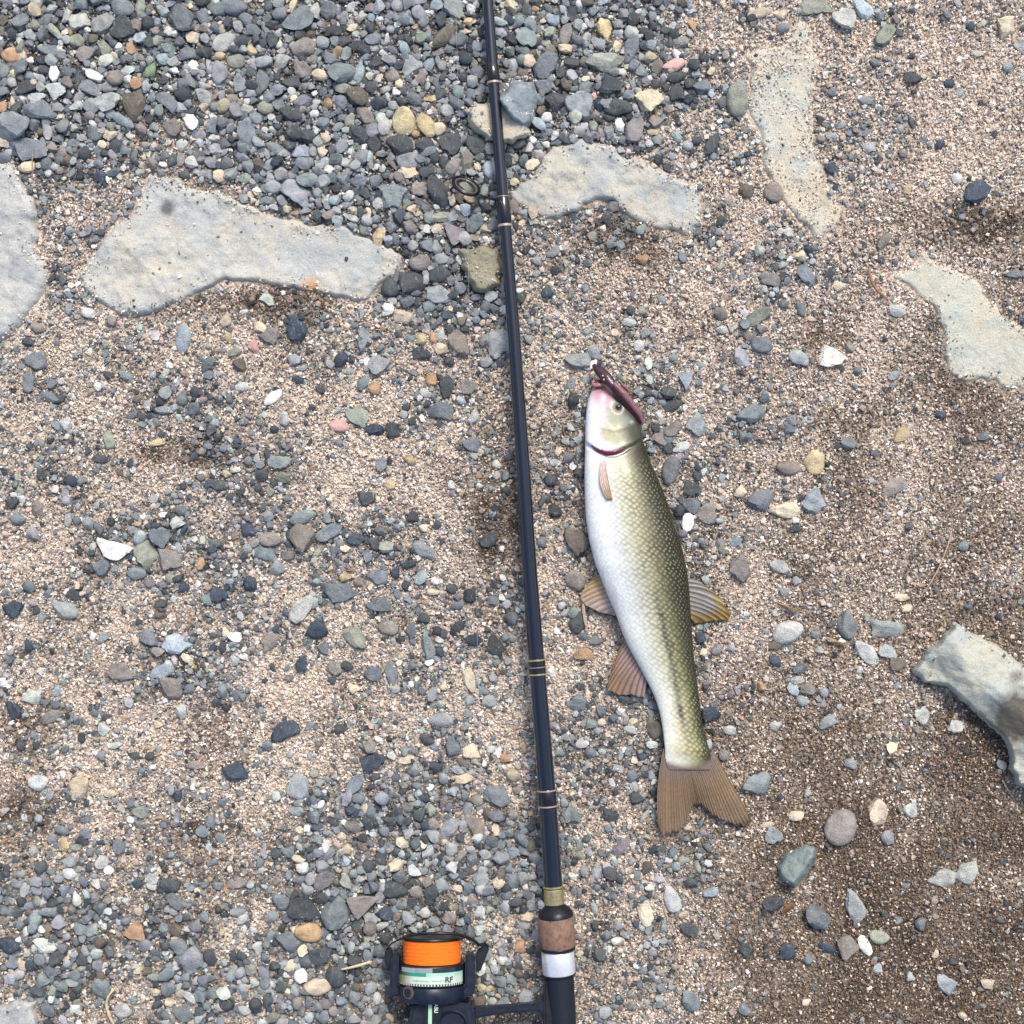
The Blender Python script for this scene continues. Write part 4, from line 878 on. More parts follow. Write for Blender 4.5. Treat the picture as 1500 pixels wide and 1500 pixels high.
# sand grains, 1.6 to 5 px
def grains(n, lo, hi, lib, F, bed):
    m = n // 9
    X = np.concatenate([rng.uniform(-40, 1540, n - m), rng.uniform(-160, 1660, m)]); Y = np.concatenate([rng.uniform(-40, 1540, n - m), rng.uniform(-160, 1660, m)])
    st = on_slab(X, Y)
    inD = (X > 1080) & (X < 1245) & (Y < 360)
    dust = np.clip(.6 * fbm(X, Y, 60, 50, 3) + .10, 0, 1)
    fade = np.zeros(n)
    for q, k in ((4, .85), (9, .5), (15, .3), (24, .16)):
        nr = np.zeros(n, bool)
        for ox, oy in ((q, 0), (-q, 0), (0, q), (0, -q)): nr |= on_slab(X + ox, Y + oy) < -.5
        fade = np.maximum(fade, k * nr)
    fade *= np.clip(.45 + .9 * vnoise(X, Y, 20, 52), 0, 1)
    onp = np.where(inD, .06 + .9 * dust, .004 + .04 * dust) + fade
    dn = gravel_at(X, Y)
    keep = np.where(st < -.5, rng.uniform(0, 1, n) < 1.25 - .75 * dn, rng.uniform(0, 1, n) < onp * np.where(X > 1325, np.where(Y > 880, .25, 1), 1))
    keep &= ~(occ[(Y + 300).astype(int), (X + 300).astype(int)] & (rng.uniform(0, 1, n) < .8))
    X, Y, st, dn, inD = X[keep], Y[keep], st[keep], dn[keep], inD[keep]; n = len(X)
    dm = damp_at(X, Y)
    R = (lo + (hi - lo) * rng.uniform(0, 1, n) ** 1.4) / 2 * S * 1.15
    dry = pick_col(n, [(.66, .55, .45), (.76, .68, .58), (.52, .42, .335), (.70, .555, .46), K['g'], K['d'], K['s'], (.36, .285, .22), (.82, .79, .74)], [32, 22, 14, 13, 5, 3.5, 6, 6, 7])
    gry = pick_col(n, [K['g'], K['d'], K['s'], K['l'], (.50, .40, .31), (.28, .22, .17), (.72, .68, .62)], [24, 22, 16, 10, 12, 10, 5])
    wet = pick_col(n, [(.22, .155, .105), (.13, .09, .06), (.33, .245, .175), (.06, .047, .038), (.12, .12, .125), (.52, .42, .335)], [26, 24, 17, 16, 10, 8])
    lying = st > -.5
    col = np.where((rng.uniform(0, 1, n) < np.clip(dn * 1.15 - .12, 0, .85) * np.where(lying, .25, 1))[:, None], gry, dry)
    col = np.where((rng.uniform(0, 1, n) < np.clip(dm * 1.25 - .06, 0, .94))[:, None], wet, col)
    a_ = R * rng.uniform(.9, 1.25, n); b_ = R * rng.uniform(.7, 1.05, n); c_ = R * rng.uniform(.6, 1.0, n)
    base = np.where(lying, st, gz(X, Y) + .0004)
    o = merge_stones("sand", lib, F, X, Y, base + c_ * (rng.uniform(-.1, .8, n) + bed), a_, b_, c_, rng.uniform(0, 6.28, n), rng.normal(0, .5, n), np.clip(col, 0, .85), M_grain, False)
    return tag(o, None, "sand", kind="stuff"), n
o, n1_ = grains(130000, 3.0, 5.0, LIB0, OCTF, 0)
o["label"] = "coarse tan and brown sand grains lying on the shore"
o, n2_ = grains(330000, 1.9, 3.3, LIBT, TETF, .3)
o["label"] = "fine pale sand dusted between the coarser grains"
print("STONES", len(bigs), n_med, n_fine, n1_, n2_, sum(len(q.data.polygons) for q in C.objects if q.type == 'MESH'))
# ------------------------------------------------------------------ the fish
def fish_material():
    t = NT("fish skin")
    at = lambda n_: t.n("ShaderNodeAttribute", attribute_name=n_)
    su, sv, sa = at("su").outputs["Fac"], at("sv").outputs["Fac"], at("sa").outputs["Fac"]
    cb = t.n("ShaderNodeCombineXYZ")
    t.l(t.math('ADD', su, sv), cb.inputs[0]); t.l(t.math('SUBTRACT', su, sv), cb.inputs[1])
    vo = t.n("ShaderNodeTexVoronoi", voronoi_dimensions='2D'); vo.inputs["Scale"].default_value = 1 / 8.2; vo.inputs["Randomness"].default_value = .40
    t.l(cb.outputs[0], vo.inputs["Vector"])
    edge = t.ramp(vo.outputs["Distance"], [(.20, (0, 0, 0)), (.58, (1, 1, 1))])
    k = t.math('MULTIPLY', edge.outputs[0], sa)
    col = at("Col").outputs["Color"]
    g = t.n("ShaderNodeNewGeometry"); no = t.noise(g.outputs["Position"], 500, 3)
    col = t.mix(col, t.ramp(no.outputs[0], [(.3, (.86, .86, .86)), (.7, (1.12, 1.12, 1.1))]).outputs[0], 1.0, 'MULTIPLY')
    sn_ = t.noise(g.outputs['Position'], 90, 2)
    sa = t.math('MULTIPLY', sa, t.ramp(sn_.outputs[0], [(.3, (.55, .55, .55)), (.65, (1, 1, 1))]).outputs[0])
    k = t.math('MULTIPLY', edge.outputs[0], sa)
    spot = t.ramp(vo.outputs['Distance'], [(.0, (1, 1, 1)), (.30, (0, 0, 0))])
    lite = t.mix(col, (.60, .55, .33), t.math('MULTIPLY', t.math('MULTIPLY', spot.outputs[0], t.math('POWER', sa, 2.0)), .60)); dark = t.mix(col, (.34, .34, .28), 1.0, 'MULTIPLY')
    c = t.mix(lite, dark, k)
    t.l(c, t.b.inputs["Base Color"])
    t.b.inputs["Roughness"].default_value = .40; t.b.inputs["Specular IOR Level"].default_value = .3
    t.b.inputs["Coat Weight"].default_value = .22; t.b.inputs["Coat Roughness"].default_value = .14
    h = t.math('MULTIPLY', t.math('SUBTRACT', 1.0, vo.outputs["Distance"]), t.math('ADD', t.math('MULTIPLY', sa, .8), .0))
    t.bump(t.math('ADD', h, t.math('MULTIPLY', no.outputs[0], .25)), .6, .0006)
    return t.m
M_fish = fish_material()
M_fin = attr_mat("fin membrane", .42, .45, .2, nscale=900, namt=.22)
M_fin.node_tree.nodes["Principled BSDF"].inputs["Alpha"].default_value = .84

FY = [553, 557, 561, 566, 573, 582, 595, 610, 630, 650, 662, 675, 700, 725, 757, 790, 827, 846, 865, 882, 899, 917, 934, 956, 978, 1000, 1022, 1044, 1066, 1082, 1097, 1110, 1120, 1128]
FL = [879, 875, 871.5, 869, 866.5, 862.5, 859.5, 858, 857, 857, 857, 856.5, 856, 856.5, 858, 862.5, 872, 880, 887, 894.5, 902, 908, 914, 925, 937.5, 949, 959.5, 966.5, 970.5, 972.5, 974, 974, 976, 979]
FR = [884, 889, 894, 900, 910, 920, 928, 934, 939, 943, 947, 952, 963.5, 974, 985, 996, 1005, 1008, 1010, 1011, 1012, 1013, 1014.5, 1016, 1018.5, 1021, 1024, 1027, 1030, 1034, 1039, 1042, 1042, 1039]
ys = np.linspace(553, 1128, 290)
def sm(a, k=7):
    p = np.pad(a, k, mode='edge'); w = np.hanning(2 * k + 1); w /= w.sum()
    q = np.convolve(p, w, 'valid')
    f = np.clip(np.minimum(np.arange(len(a)), np.arange(len(a))[::-1]) / k, 0, 1)
    return a * (1 - f) + q * f
L_ = sm(np.interp(ys, FY, FL)); R_ = sm(np.interp(ys, FY, FR))
ratio = np.interp(ys, [553, 580, 640, 720, 850, 960, 1060, 1100, 1128], [.66, .58, .54, .52, .50, .48, .46, .28, .05])
NT_ = 120
th = np.linspace(0, 2 * np.pi, NT_, endpoint=False)
cx = (L_ + R_) / 2; aw = (R_ - L_) / 2
bz = aw * ratio * S
zc = bz * .86 + np.interp(ys, [553, 620, 1060, 1128], [.0035, .001, .003, .0088])
cs, sn = np.cos(th), np.sin(th)
sq = lambda v, p: np.sign(v) * np.abs(v) ** p
PX = cx[:, None] + aw[:, None] * sq(cs, .95)[None]
PY = np.repeat(ys[:, None], NT_, 1) + (4.0 * sn * np.exp(-((ys - 556) / 10) ** 2)[:, None] if False else 0)
PZ = zc[:, None] + bz[:, None] * sq(sn, .92)[None]
fcr = (1 + sq(cs, .95))[None].repeat(len(ys), 0) / 2            # 0 belly edge .. 1 back edge
topm = np.clip(sn * 3, 0, 1)[None]
# gill cover: raised plate ending in a sharp step
def gill_y(x): return np.interp(x, [856, 866, 876, 888, 900, 912, 924, 934, 946], [646, 652, 658, 662, 661, 657, 652, 646, 636])
dg = gill_y(PX) - PY
PZ += topm * np.where((dg > 0) & (PY > 575), .0017 * np.exp(-np.maximum(dg, 0) / 26), 0)
PZ -= topm * .0015 * np.exp(-((dg + 3.5) / 3.0) ** 2) * np.clip((945 - PX) / 25, 0, 1)
pre = (633 - .28 * np.abs(PX - 900)) - PY
PZ += topm * .0006 * np.where(pre > 0, np.exp(-np.maximum(pre, 0) / 10), 0) * np.exp(-((PX - 898) / 24) ** 2)
PZ -= topm * .0012 * np.exp(-(((PX - 906) / 6) ** 2 + ((PY - 597) / 6) ** 2))

def stops(f, tab):
    xs = [t[0] for t in tab]
    return np.stack([np.interp(f, xs, [t[1][c] for t in tab]) for c in range(3)], -1)
mid = stops(fcr, [(0, (.74, .75, .73)), (.2, (.74, .75, .73)), (.32, (.62, .63, .59)), (.45, (.50, .495, .39)), (.57, (.36, .345, .225)), (.68, (.185, .175, .095)), (.79, (.070, .067, .034)), (.88, (.030, .028, .013)), (1, (.018, .017, .009))])
tail = stops(fcr, [(0, (.74, .74, .66)), (.28, (.74, .73, .62)), (.48, (.60, .57, .40)), (.63, (.40, .38, .21)), (.76, (.21, .205, .095)), (.88, (.065, .065, .027)), (1, (.022, .021, .011))])
headc = stops(fcr, [(0, (.70, .69, .72)), (.25, (.68, .66, .70)), (.38, (.52, .50, .48)), (.5, (.30, .29, .21)), (.66, (.145, .145, .09)), (.8, (.065, .068, .04)), (1, (.03, .03, .02))])
kt = np.clip((PY - 860) / 140, 0, 1)[..., None]
colf = mid * (1 - kt) + tail * kt
kh = np.clip((gill_y(PX) + 6 - PY) / 5, 0, 1)[..., None]
colf = colf * (1 - kh) + headc * kh
def blob(x, y, rx, ry, c, k=1.0, rot=0):
    global colf
    ca, sa_ = math.cos(math.radians(rot)), math.sin(math.radians(rot))
    u = ((PX - x) * ca + (PY - y) * sa_) / rx; v = (-(PX - x) * sa_ + (PY - y) * ca) / ry
    w = (k * np.exp(-(u * u + v * v) ** 1.3))[..., None]
    colf = colf * (1 - w) + np.array(c) * w
blob(874, 577, 10, 16, (.47, .25, .28), .85)
blob(918, 590, 8, 16, (.075, .065, .05), .7, -25)
blob(932, 625, 7, 22, (.07, .07, .04), .6, -16)
blob(887, 580, 10, 14, (.46, .22, .30), .8)
blob(880, 568, 12, 10, (.40, .18, .18), .7)
blob(893, 588, 4, 9, (.50, .20, .26), .6, 20)
blob(893, 566, 6, 9, (.42, .17, .20), .7)
blob(878, 561, 8, 6, (.42, .30, .22), .7)
blob(884, 584, 4, 7, (.72, .58, .74), .8)
blob(868, 615, 8, 24, (.74, .74, .80), .8)
blob(889, 637, 9, 15, (.40, .36, .17), .75, -32)
blob(903, 632, 12, 15, (.40, .39, .24), .6, -20)
blob(903, 615, 14, 9, (.40, .40, .28), .55, 10)
blob(896, 626, 2.2, 16, (.60, .55, .36), .6, -38)
blob(915, 616, 10, 8, (.28, .31, .29), .6)
blob(925, 618, 3, 2.5, (.6, .62, .62), .5)
blob(911, 649, 12, 6, (.24, .25, .19), .6, -14)
blob(905, 597, 10, 8, (.22, .22, .17), .7)
blob(897, 592, 3, 9, (.30, .27, .22), .5, 20)
blob(880, 652, 24, 6, (.72, .74, .82), .8, 10)
blob(914, 664, 10, 4.5, (.07, .065, .06), .85, -24)
blob(902, 671, 12, 6, (.36, .33, .28), .55, -20)
blob(884, 700, 7, 20, (.68, .56, .56), .3)
blob(899, 868, 5, 22, (.66, .50, .56), .5, -14)
blob(912, 925, 4, 16, (.66, .46, .46), .45, -22)
blob(1000, 1098, 24, 14, (.46, .38, .19), .5)
wt = np.clip((PY - (1117 - ((PX - 1007) / 36) ** 2 * 9)) / 9, 0, 1)[..., None] * np.array([1.0])
colf = colf * (1 - wt) + np.array((.20, .145, .115)) * wt
blob(995, 1060, 10, 26, (.55, .42, .22), .3)
# mottling along the back, then the dusky stripe on the flank
mot = fbm(PX, PY, 26, 60, 3)
colf *= (1 + .22 * mot * np.clip((fcr - .4) * 3, 0, 1))[..., None]
sx_ = np.interp(PY, [850, 890, 930, 970, 1010, 1050, 1092], [957, 966, 975, 984, 991, 998, 1007])
amp = np.interp(PY, [860, 885, 900, 1040, 1075, 1100], [0, .5, .95, .92, .5, 0]) * (.75 + .25 * vnoise(PX, PY, 9, 61))
w = (amp * np.exp(-((PX - sx_) / 4.6) ** 2))[..., None]
colf = colf * (1 - w) + np.array((.022, .032, .032)) * w
arc = np.cumsum(np.concatenate([[0], np.hypot(np.diff(cs), np.diff(sn))]))
sv = aw[:, None] * (np.where(arc > math.pi, 2 * math.pi - arc, arc) - math.pi / 2)[None] * .82
su = PY - 560 + 0 * PX
sa = np.clip((PY - gill_y(PX) - 14) / 30, 0, 1) * np.interp(fcr, [0, .22, .40, .58, .9, 1], [.16, .26, .55, .9, .95, .5]) * np.clip((1120 - PY) / 16, 0, 1)
kk = S * (H - PZ) / H
V = np.stack([(PX - 750) * kk, (750 - PY) * kk, PZ], -1).reshape(-1, 3)
F = grid_faces(len(ys), NT_, True)
caps = [[(i) for i in range(NT_)][::-1], [(len(ys) - 1) * NT_ + i for i in range(NT_)]]
V = np.concatenate([V, [V[:NT_].mean(0), V[-NT_:].mean(0)]])
nv = len(V); j = np.arange(NT_); j2 = (j + 1) % NT_
T = np.concatenate([np.stack([np.full(NT_, nv - 2), j2, j], -1), np.stack([np.full(NT_, nv - 1), (len(ys) - 1) * NT_ + j, (len(ys) - 1) * NT_ + j2], -1)])
pad = lambda q: np.concatenate([q.ravel(), q.ravel()[:1], q.ravel()[-1:]])
cc = colf.reshape(-1, 3); cc = np.concatenate([cc, [[.12, .05, .05]], cc[-1:]])
me = np_mesh("body", V, [F[:, ::-1], T[:, ::-1]], np.clip(cc, 0, .85), True, dict(su=pad(su), sv=pad(sv), sa=pad(sa)))
bm = bmesh.new(); bm.from_mesh(me); bmesh.ops.recalc_face_normals(bm, faces=bm.faces); bm.to_mesh(me); bm.free()
fish = empty("fish", P(930, 850, 0))
tag(fish, "olive backed white bellied fish lying on its side, tail towards the oval pebble", "fish")
def child(o, parent):
    bpy.context.view_layer.update()
    o.parent = parent; o.matrix_parent_inverse = parent.matrix_world.inverted()
    return o
child(link("body", me, M_fish), fish)

def surf_z(px, py):
    """Top of the fish's body at a pixel."""
    i = np.interp(py, ys, np.arange(len(ys)))
    c0, a0, b0, z0 = (np.interp(py, ys, q) for q in (cx, aw, bz, zc))
    q = np.clip((px - c0) / a0, -1, 1)
    return z0 + b0 * np.sqrt(1 - q * q)

def fin(name, roots, tips, mids, nr, z0, z1, colour, parent=fish, wave=.0005, ray=(.5, .5), label=None, thick=.0005, edge=1.0):
    """A ray fin: nr rays fan from the roots polyline to the tips polyline; rays are ridges, membrane lies between."""
    roots, tips, mids = (np.array(q, float) for q in (roots, tips, mids))
    nu, nvv = nr * 8 + 1, 26
    par = np.linspace(0, 1, nu)
    def along(q):
        s = np.linspace(0, 1, len(q)); return np.stack([np.interp(par, s, q[:, 0]), np.interp(par, s, q[:, 1])], -1)
    a, m_, b = along(roots), along(mids), along(tips)
    v = np.linspace(0, 1, nvv)[:, None, None]
    ctl = 2 * m_ - (a + b) / 2
    XY = a * (1 - v) ** 2 + ctl * 2 * v * (1 - v) + b * v ** 2
    ph = np.abs(((par * nr) % 1) - .5) * 2           # 1 on a ray, 0 in the membrane
    vv = v[..., 0]
    rj = np.interp(par * nr, np.arange(nr + 1), rng.uniform(-.055, .02, nr + 1))
    jag_ = 1 + (rj + .012 * np.sin(par * nr * 6.28))[None] * vv ** 3
    XY = a + (XY - a) * jag_[..., None]
    Z = z0 * (1 - vv) + z1 * vv + wave * (ph[None] - .5) * (.3 + vv) + .0012 * vnoise(XY[..., 0], XY[..., 1], 22, 63) * vv
    K2 = S * (H - Z) / H
    top = np.stack([(XY[..., 0] - 750) * K2, (750 - XY[..., 1]) * K2, Z], -1).reshape(-1, 3)
    bot = top - np.array([0, 0, thick])
    Ft = grid_faces(nvv, nu); Fb = Ft[:, ::-1] + len(top)
    per = np.concatenate([np.arange(nu), np.arange(1, nvv) * nu + nu - 1, (nvv - 1) * nu + np.arange(nu - 1)[::-1], np.arange(1, nvv - 1)[::-1] * nu])
    q2 = np.roll(per, -1)
    Fs_ = np.stack([per, per + len(top), q2 + len(top), q2], -1)
    c = colour(par[None].repeat(nvv, 0), vv.repeat(nu, 1), ph[None].repeat(nvv, 0)).reshape(-1, 3)
    c = c * (1 + .16 * rng.normal(size=(nu,))[None].repeat(nvv, 0).reshape(-1, 1) * .6)
    me = np_mesh(name, np.concatenate([top, bot]), [np.concatenate([Ft, Fb, Fs_])], np.clip(np.concatenate([c, c]), .005, .85), True)
    bm = bmesh.new(); bm.from_mesh(me); bmesh.ops.recalc_face_normals(bm, faces=bm.faces); bm.to_mesh(me); bm.free()
    o = child(link(name, me, M_fin), parent)
    if label: o['label'] = label
    return o

def lerp3(a, b, k): return np.array(a) * (1 - k[..., None]) + np.array(b) * k[..., None]
def c_tail(p, v, ph):
    c = lerp3((.17, .125, .11), (.19, .125, .066), np.clip(v * 3, 0, 1))
    c = lerp3(c, (.18, .125, .075), np.clip((v - .6) * 2, 0, 1))
    dk = np.clip(1.0 - ph * 1.5, 0, 1) * (.55 + .45 * np.sin(p * 61) * np.sin(p * 23 + 1)) * np.clip(1.1 - np.abs(p - .5) * 1.4, .25, 1)
    c = c * (1 - .62 * dk)[..., None]
    c = c * (1.15 - .5 * np.exp(-((p - .55) / .10) ** 2) * np.clip(v - .25, 0, 1))[..., None]
    tip = np.clip((p - .86) * 9, 0, 1) * np.clip((v - .88) * 12, 0, 1)
    return lerp3(c, (.07, .045, .012), tip * .8)
fin("caudal_fin", [(972, 1096), (974, 1108), (982, 1117), (990, 1121), (997, 1123), (1003, 1124), (1008, 1124), (1013, 1124), (1020, 1122), (1027, 1120), (1034, 1114), (1040, 1106), (1043, 1096)],
    [(965, 1219), (971, 1226), (984, 1223), (996, 1216), (1006, 1205), (1012, 1190), (1018, 1178), (1028, 1179), (1042, 1192), (1056, 1202), (1072, 1208), (1088, 1210), (1103, 1204)],
    [(963, 1160), (971, 1170), (983, 1172), (993, 1172), (1001, 1165), (1008, 1157), (1014, 1151), (1020, 1152), (1031, 1157), (1042, 1161), (1053, 1161), (1065, 1160), (1071, 1146)], 34, .0096, .0062, c_tail, wave=.0005)
def c_dors(p, v, ph):
    mem = lerp3((.23, .22, .20), (.33, .205, .035), np.clip((v - .42 - .25 * (1 - p)) * 4, 0, 1))
    mem = lerp3(mem, (.34, .22, .04), np.clip((p - .72) * 5, 0, 1) * .9)
    c = lerp3(mem, (.05, .035, .018), np.clip((ph - .52) * 3.2, 0, 1) * .9)
    sp = np.exp(-(((p - .42) / .06) ** 2 + ((v - .95) / .08) ** 2))
    return lerp3(c, (.05, .035, .02), sp * .8)
fin("dorsal_fin", [(1005, 846), (1006, 858), (1007, 870), (1008, 882), (1009, 894), (1010, 905)], [(1026, 852), (1050, 871), (1074, 902), (1066, 909), (1045, 909), (1017, 914)],
    [(1016, 848), (1030, 861), (1042, 882), (1040, 892), (1029, 900), (1014, 909)], 9, .0085, .0045, c_dors, wave=.0008)
def c_pelv(p, v, ph):
    mem = lerp3((.44, .30, .10), (.48, .37, .32), np.clip(p * 1.4, 0, 1))
    c = lerp3(mem, (.20, .12, .03), np.clip((.45 - ph) * 3, 0, 1) * (.85 - .5 * p))
    return lerp3(c, (.50, .40, .28), np.clip((v - .88) * 8, 0, 1) * .6)
fin("pelvic_fin", [(893, 838), (895, 848), (897, 860), (899, 872), (902, 886), (905, 898)], [(871, 845), (853, 866), (851, 879), (860, 888), (876, 896), (901, 902)],
    [(882, 840), (872, 855), (873, 868), (878, 878), (887, 890), (903, 900)], 9, .0095, .0055, c_pelv, wave=.0008)
fin("pelvic_fin", [(853, 882), (856, 881)], [(859, 923), (860, 922)], [(854, 903), (858, 902)], 2, .005, .004, lambda p, v, ph: lerp3((.45, .33, .2), (.55, .44, .33), v), label="thin sliver of the second fin showing below the first")
def c_anal(p, v, ph):
    mem = lerp3((.38, .27, .25), (.28, .185, .115), np.clip(v * 1.5, 0, 1))
    mem = lerp3(mem, (.44, .32, .34), np.clip((p - .6) * 2, 0, 1) * .7)
    return lerp3(mem, (.13, .06, .035), np.clip((.5 - ph) * 3, 0, 1) * .75)
fin("anal_fin", [(917, 938), (922, 948), (928, 960), (934, 970), (940, 980), (947, 990)], [(905, 957), (890, 999), (889, 1013), (905, 1018), (926, 1019), (943, 1022)],
    [(911, 946), (904, 974), (908, 986), (917, 993), (931, 999), (946, 1006)], 10, .0080, .0050, c_anal, wave=.0009)
zp = lambda x, y: float(surf_z(x, y)) + .0012
fin("pectoral_fin", [(880, 676), (886, 674)], [(890, 733), (898, 735)], [(879, 706), (891, 702)], 4, zp(884, 677), zp(894, 735) + .0012, lambda p, v, ph: lerp3(lerp3((.55, .43, .40), (.40, .28, .16), v), (.25, .15, .08), np.clip((p - .72) * 4, 0, 1) * .7), wave=.0006, thick=.0012)

def crescent(name, pts, wid, mat, lift, parent=fish, sink=.0):
    """A curved sliver lying on the fish's flank."""
    pts = np.array(pts, float); m = 24
    s = np.linspace(0, 1, len(pts)); q = np.linspace(0, 1, m)
    c = np.stack([np.interp(q, s, pts[:, 0]), np.interp(q, s, pts[:, 1])], -1)
    c[1:-1] = (c[:-2] + c[1:-1] * 2 + c[2:]) / 4
    w = np.interp(q, s, wid)
    pp = []
    for i in range(m):
        pp.append((c[i, 0], c[i, 1] - w[i])); 
    for i in reversed(range(m)):
        pp.append((c[i, 0], c[i, 1] + w[i]))
    V = [P(x, y, float(surf_z(x, y)) + lift) for x, y in pp]
    F = np.array([[i, i + 1, 2 * m - 2 - i, 2 * m - 1 - i] for i in range(m - 1)])
    top = np.array([v[:] for v in V]); bot = top - np.array([0, 0, .0025])
    n = len(top); per = np.arange(n); q2 = (per + 1) % n
    Fs_ = np.stack([per, per + n, q2 + n, q2], -1)
    me = np_mesh(name, np.concatenate([top, bot]), np.concatenate([F, F[:, ::-1] + n, Fs_]), None, True)
    bm = bmesh.new(); bm.from_mesh(me); bmesh.ops.recalc_face_normals(bm, faces=bm.faces); bm.to_mesh(me); bm.free()
    return child(link(name, me, mat, None), parent)
M_gill = plain("dark red gill", (.135, .008, .018), .3, spec=.6, nscale=900, namt=.5)
crescent("gill_opening", [(866, 653), (875, 658.5), (888, 662.5), (901, 661.5), (912, 657.5), (920, 654)], [.6, 3.0, 5.2, 4.4, 2.0, .3], M_gill, .0010)
M_white = plain("pale skin", (.62, .60, .60), .4, nscale=700)
crescent("gill_membrane", [(878, 664), (890, 668.5), (902, 668), (913, 663.5), (923, 656)], [.3, 1.0, 1.3, 1.0, .3], M_white, .0004)

def ball(name, px, py, z, rx, ry, rz, mat, parent, rot=0):
    me = np_mesh(name, V3 * np.array([rx * S, ry * S, rz * S]), F3, None, True)
    o = link(name, me, mat); o.location = P(px, py, z); o.rotation_euler = (0, 0, -math.radians(rot))
    child(o, parent); return o
eye = ball("eye", 906, 597, zp(906, 597) - .0021, 5.6, 5.0, 4.6, plain("eye ring", (.15, .145, .10), .25, coat=.5, nscale=800, namt=.4), fish)
ball("pupil", 906, 596, zp(906, 597) - .0006, 4.1, 3.5, 2.8, plain("pupil", (.008, .008, .010), .08, coat=1.0), eye)
# parted fleshy lips round the open mouth
M_lip = plain("fleshy lip", (.40, .19, .18), .35, coat=.3, nscale=900, namt=.35)
zl = .0105
lipc = [P(877 + 7.5 * math.cos(a), 561 + 4 * math.sin(a) + 1.2 * math.sin(3 * a), zl + .0035 * math.sin(a)) for a in np.linspace(0, 2 * math.pi, 26)[:-1]]
child(tube("lips", lipc, [.0013 + .0004 * math.sin(3 * i) for i in range(25)], M_lip, None, 10, closed=True), fish)
ball("mouth_hollow", 877, 562, zl - .0005, 9, 5.5, 7, plain("mouth hollow", (.09, .035, .03), .4), fish)

# ------------------------------------------------------------------ the lure across the fish's snout
lure = empty("fishing_lure", P(905, 575, .012))
tag(lure, "dark maroon curved lure lying over the fish's snout and brow", "lure")
M_ldark = plain("maroon plastic", (.040, .014, .022), .35, coat=.2, nscale=900, namt=.5)
M_lpink = plain("pinkish brown plastic", (.20, .085, .09), .42, coat=.2, nscale=700, namt=.3)
M_lred = plain("deep red underside", (.035, .004, .010), .35, nscale=900, namt=.5)
def ribbon(name, pts, wid, zz, thick, mat, parent):
    pts = np.array(pts, float); m = 40
    s = np.linspace(0, 1, len(pts)); q = np.linspace(0, 1, m)
    c = np.stack([np.interp(q, s, pts[:, 0]), np.interp(q, s, pts[:, 1])], -1)
    for _ in range(2): c[1:-1] = (c[:-2] + 2 * c[1:-1] + c[2:]) / 4
    w = np.interp(q, s, wid); z = np.interp(q, s, zz)
    t = np.gradient(c, axis=0); t /= np.linalg.norm(t, axis=1)[:, None]; nrm = np.stack([-t[:, 1], t[:, 0]], -1)
    V = []
    n = 14
    for i in range(m):
        for k in range(n):
            a = 2 * math.pi * k / n
            x, y = c[i] + nrm[i] * w[i] * math.cos(a)
            V.append(P(x, y, z[i] + thick * math.sin(a) * (w[i] / max(wid))**.5)[:])
    V += [V[0], V[-1]]
    F = grid_faces(m, n, True)
    me = np_mesh(name, V, F, None, True)
    bm = bmesh.new(); bm.from_mesh(me); bmesh.ops.holes_fill(bm, edges=[e for e in bm.edges if e.is_boundary]); bmesh.ops.recalc_face_normals(bm, faces=bm.faces); bm.to_mesh(me); bm.free()
    return child(link(name, me, mat), parent)
zb = lambda x, y, dz: max(.010, float(surf_z(x, y)) + dz)
ribbon("lure_head", [(868.5, 534), (877, 542), (888, 553), (899, 566)], [2.4, 7.4, 8.6, 6.4], [.010, .013, .017, .019], .0032, M_ldark, lure)
ribbon("lure_underside", [(893, 561), (908, 579), (921, 594), (931, 607), (937, 620)], [4.6, 6.6, 6.6, 5.8, 2], [.0185, .018, .016, .014, .012], .0026, M_lred, lure)
ribbon("lure_back", [(899, 561), (913, 576), (926, 592), (937, 607), (942, 622)], [3.6, 5.4, 5.2, 4.4, 1.8], [.020, .0195, .0175, .015, .012], .0030, M_lpink, lure)
ribbon("lure_flap", [(909, 562), (915, 566), (921, 573)], [1, 3.4, 1.2], [.015, .016, .015], .0014, M_lpink, lure)
M_sparkle = plain("pale bead", (.50, .33, .33), .3, coat=.4)
for (x, y) in ((883, 550.5), (890, 551.5), (884.5, 556), (896, 558)): ball("sparkle", x, y, .0205, 1.5, 1.4, 1.4, M_sparkle, lure)  # small sparkles on the lure, put in as tiny pale balls
# ------------------------------------------------------------------ the rod
M_blank = plain("navy black lacquer", (.004, .0065, .014), .12, spec=.5, coat=.55)
M_blank.node_tree.nodes["Principled BSDF"].inputs["Coat IOR"].default_value = 1.5
M_blank.node_tree.nodes["Principled BSDF"].inputs["Coat Roughness"].default_value = .06
M_wrap = plain("black thread wrap", (.005, .005, .007), .14, spec=.5, coat=.35)
M_gold = plain("pale gold trim", (.62, .47, .24), .28, .85)
M_copper = plain("copper thread ring", (.48, .33, .27), .35, .4)
M_black = plain("black satin plastic", (.007, .009, .013), .36, spec=.3, nscale=300, namt=.3)
M_navy = plain("blue black moulded plastic", (.008, .012, .023), .34, spec=.3, nscale=260, namt=.3, bump=.12)
M_grip = plain("black foam handle", (.008, .011, .018), .5, spec=.3, nscale=1200, namt=.35, bump=.3)
M_steel = plain("dark wire", (.03, .028, .03), .22, .8)

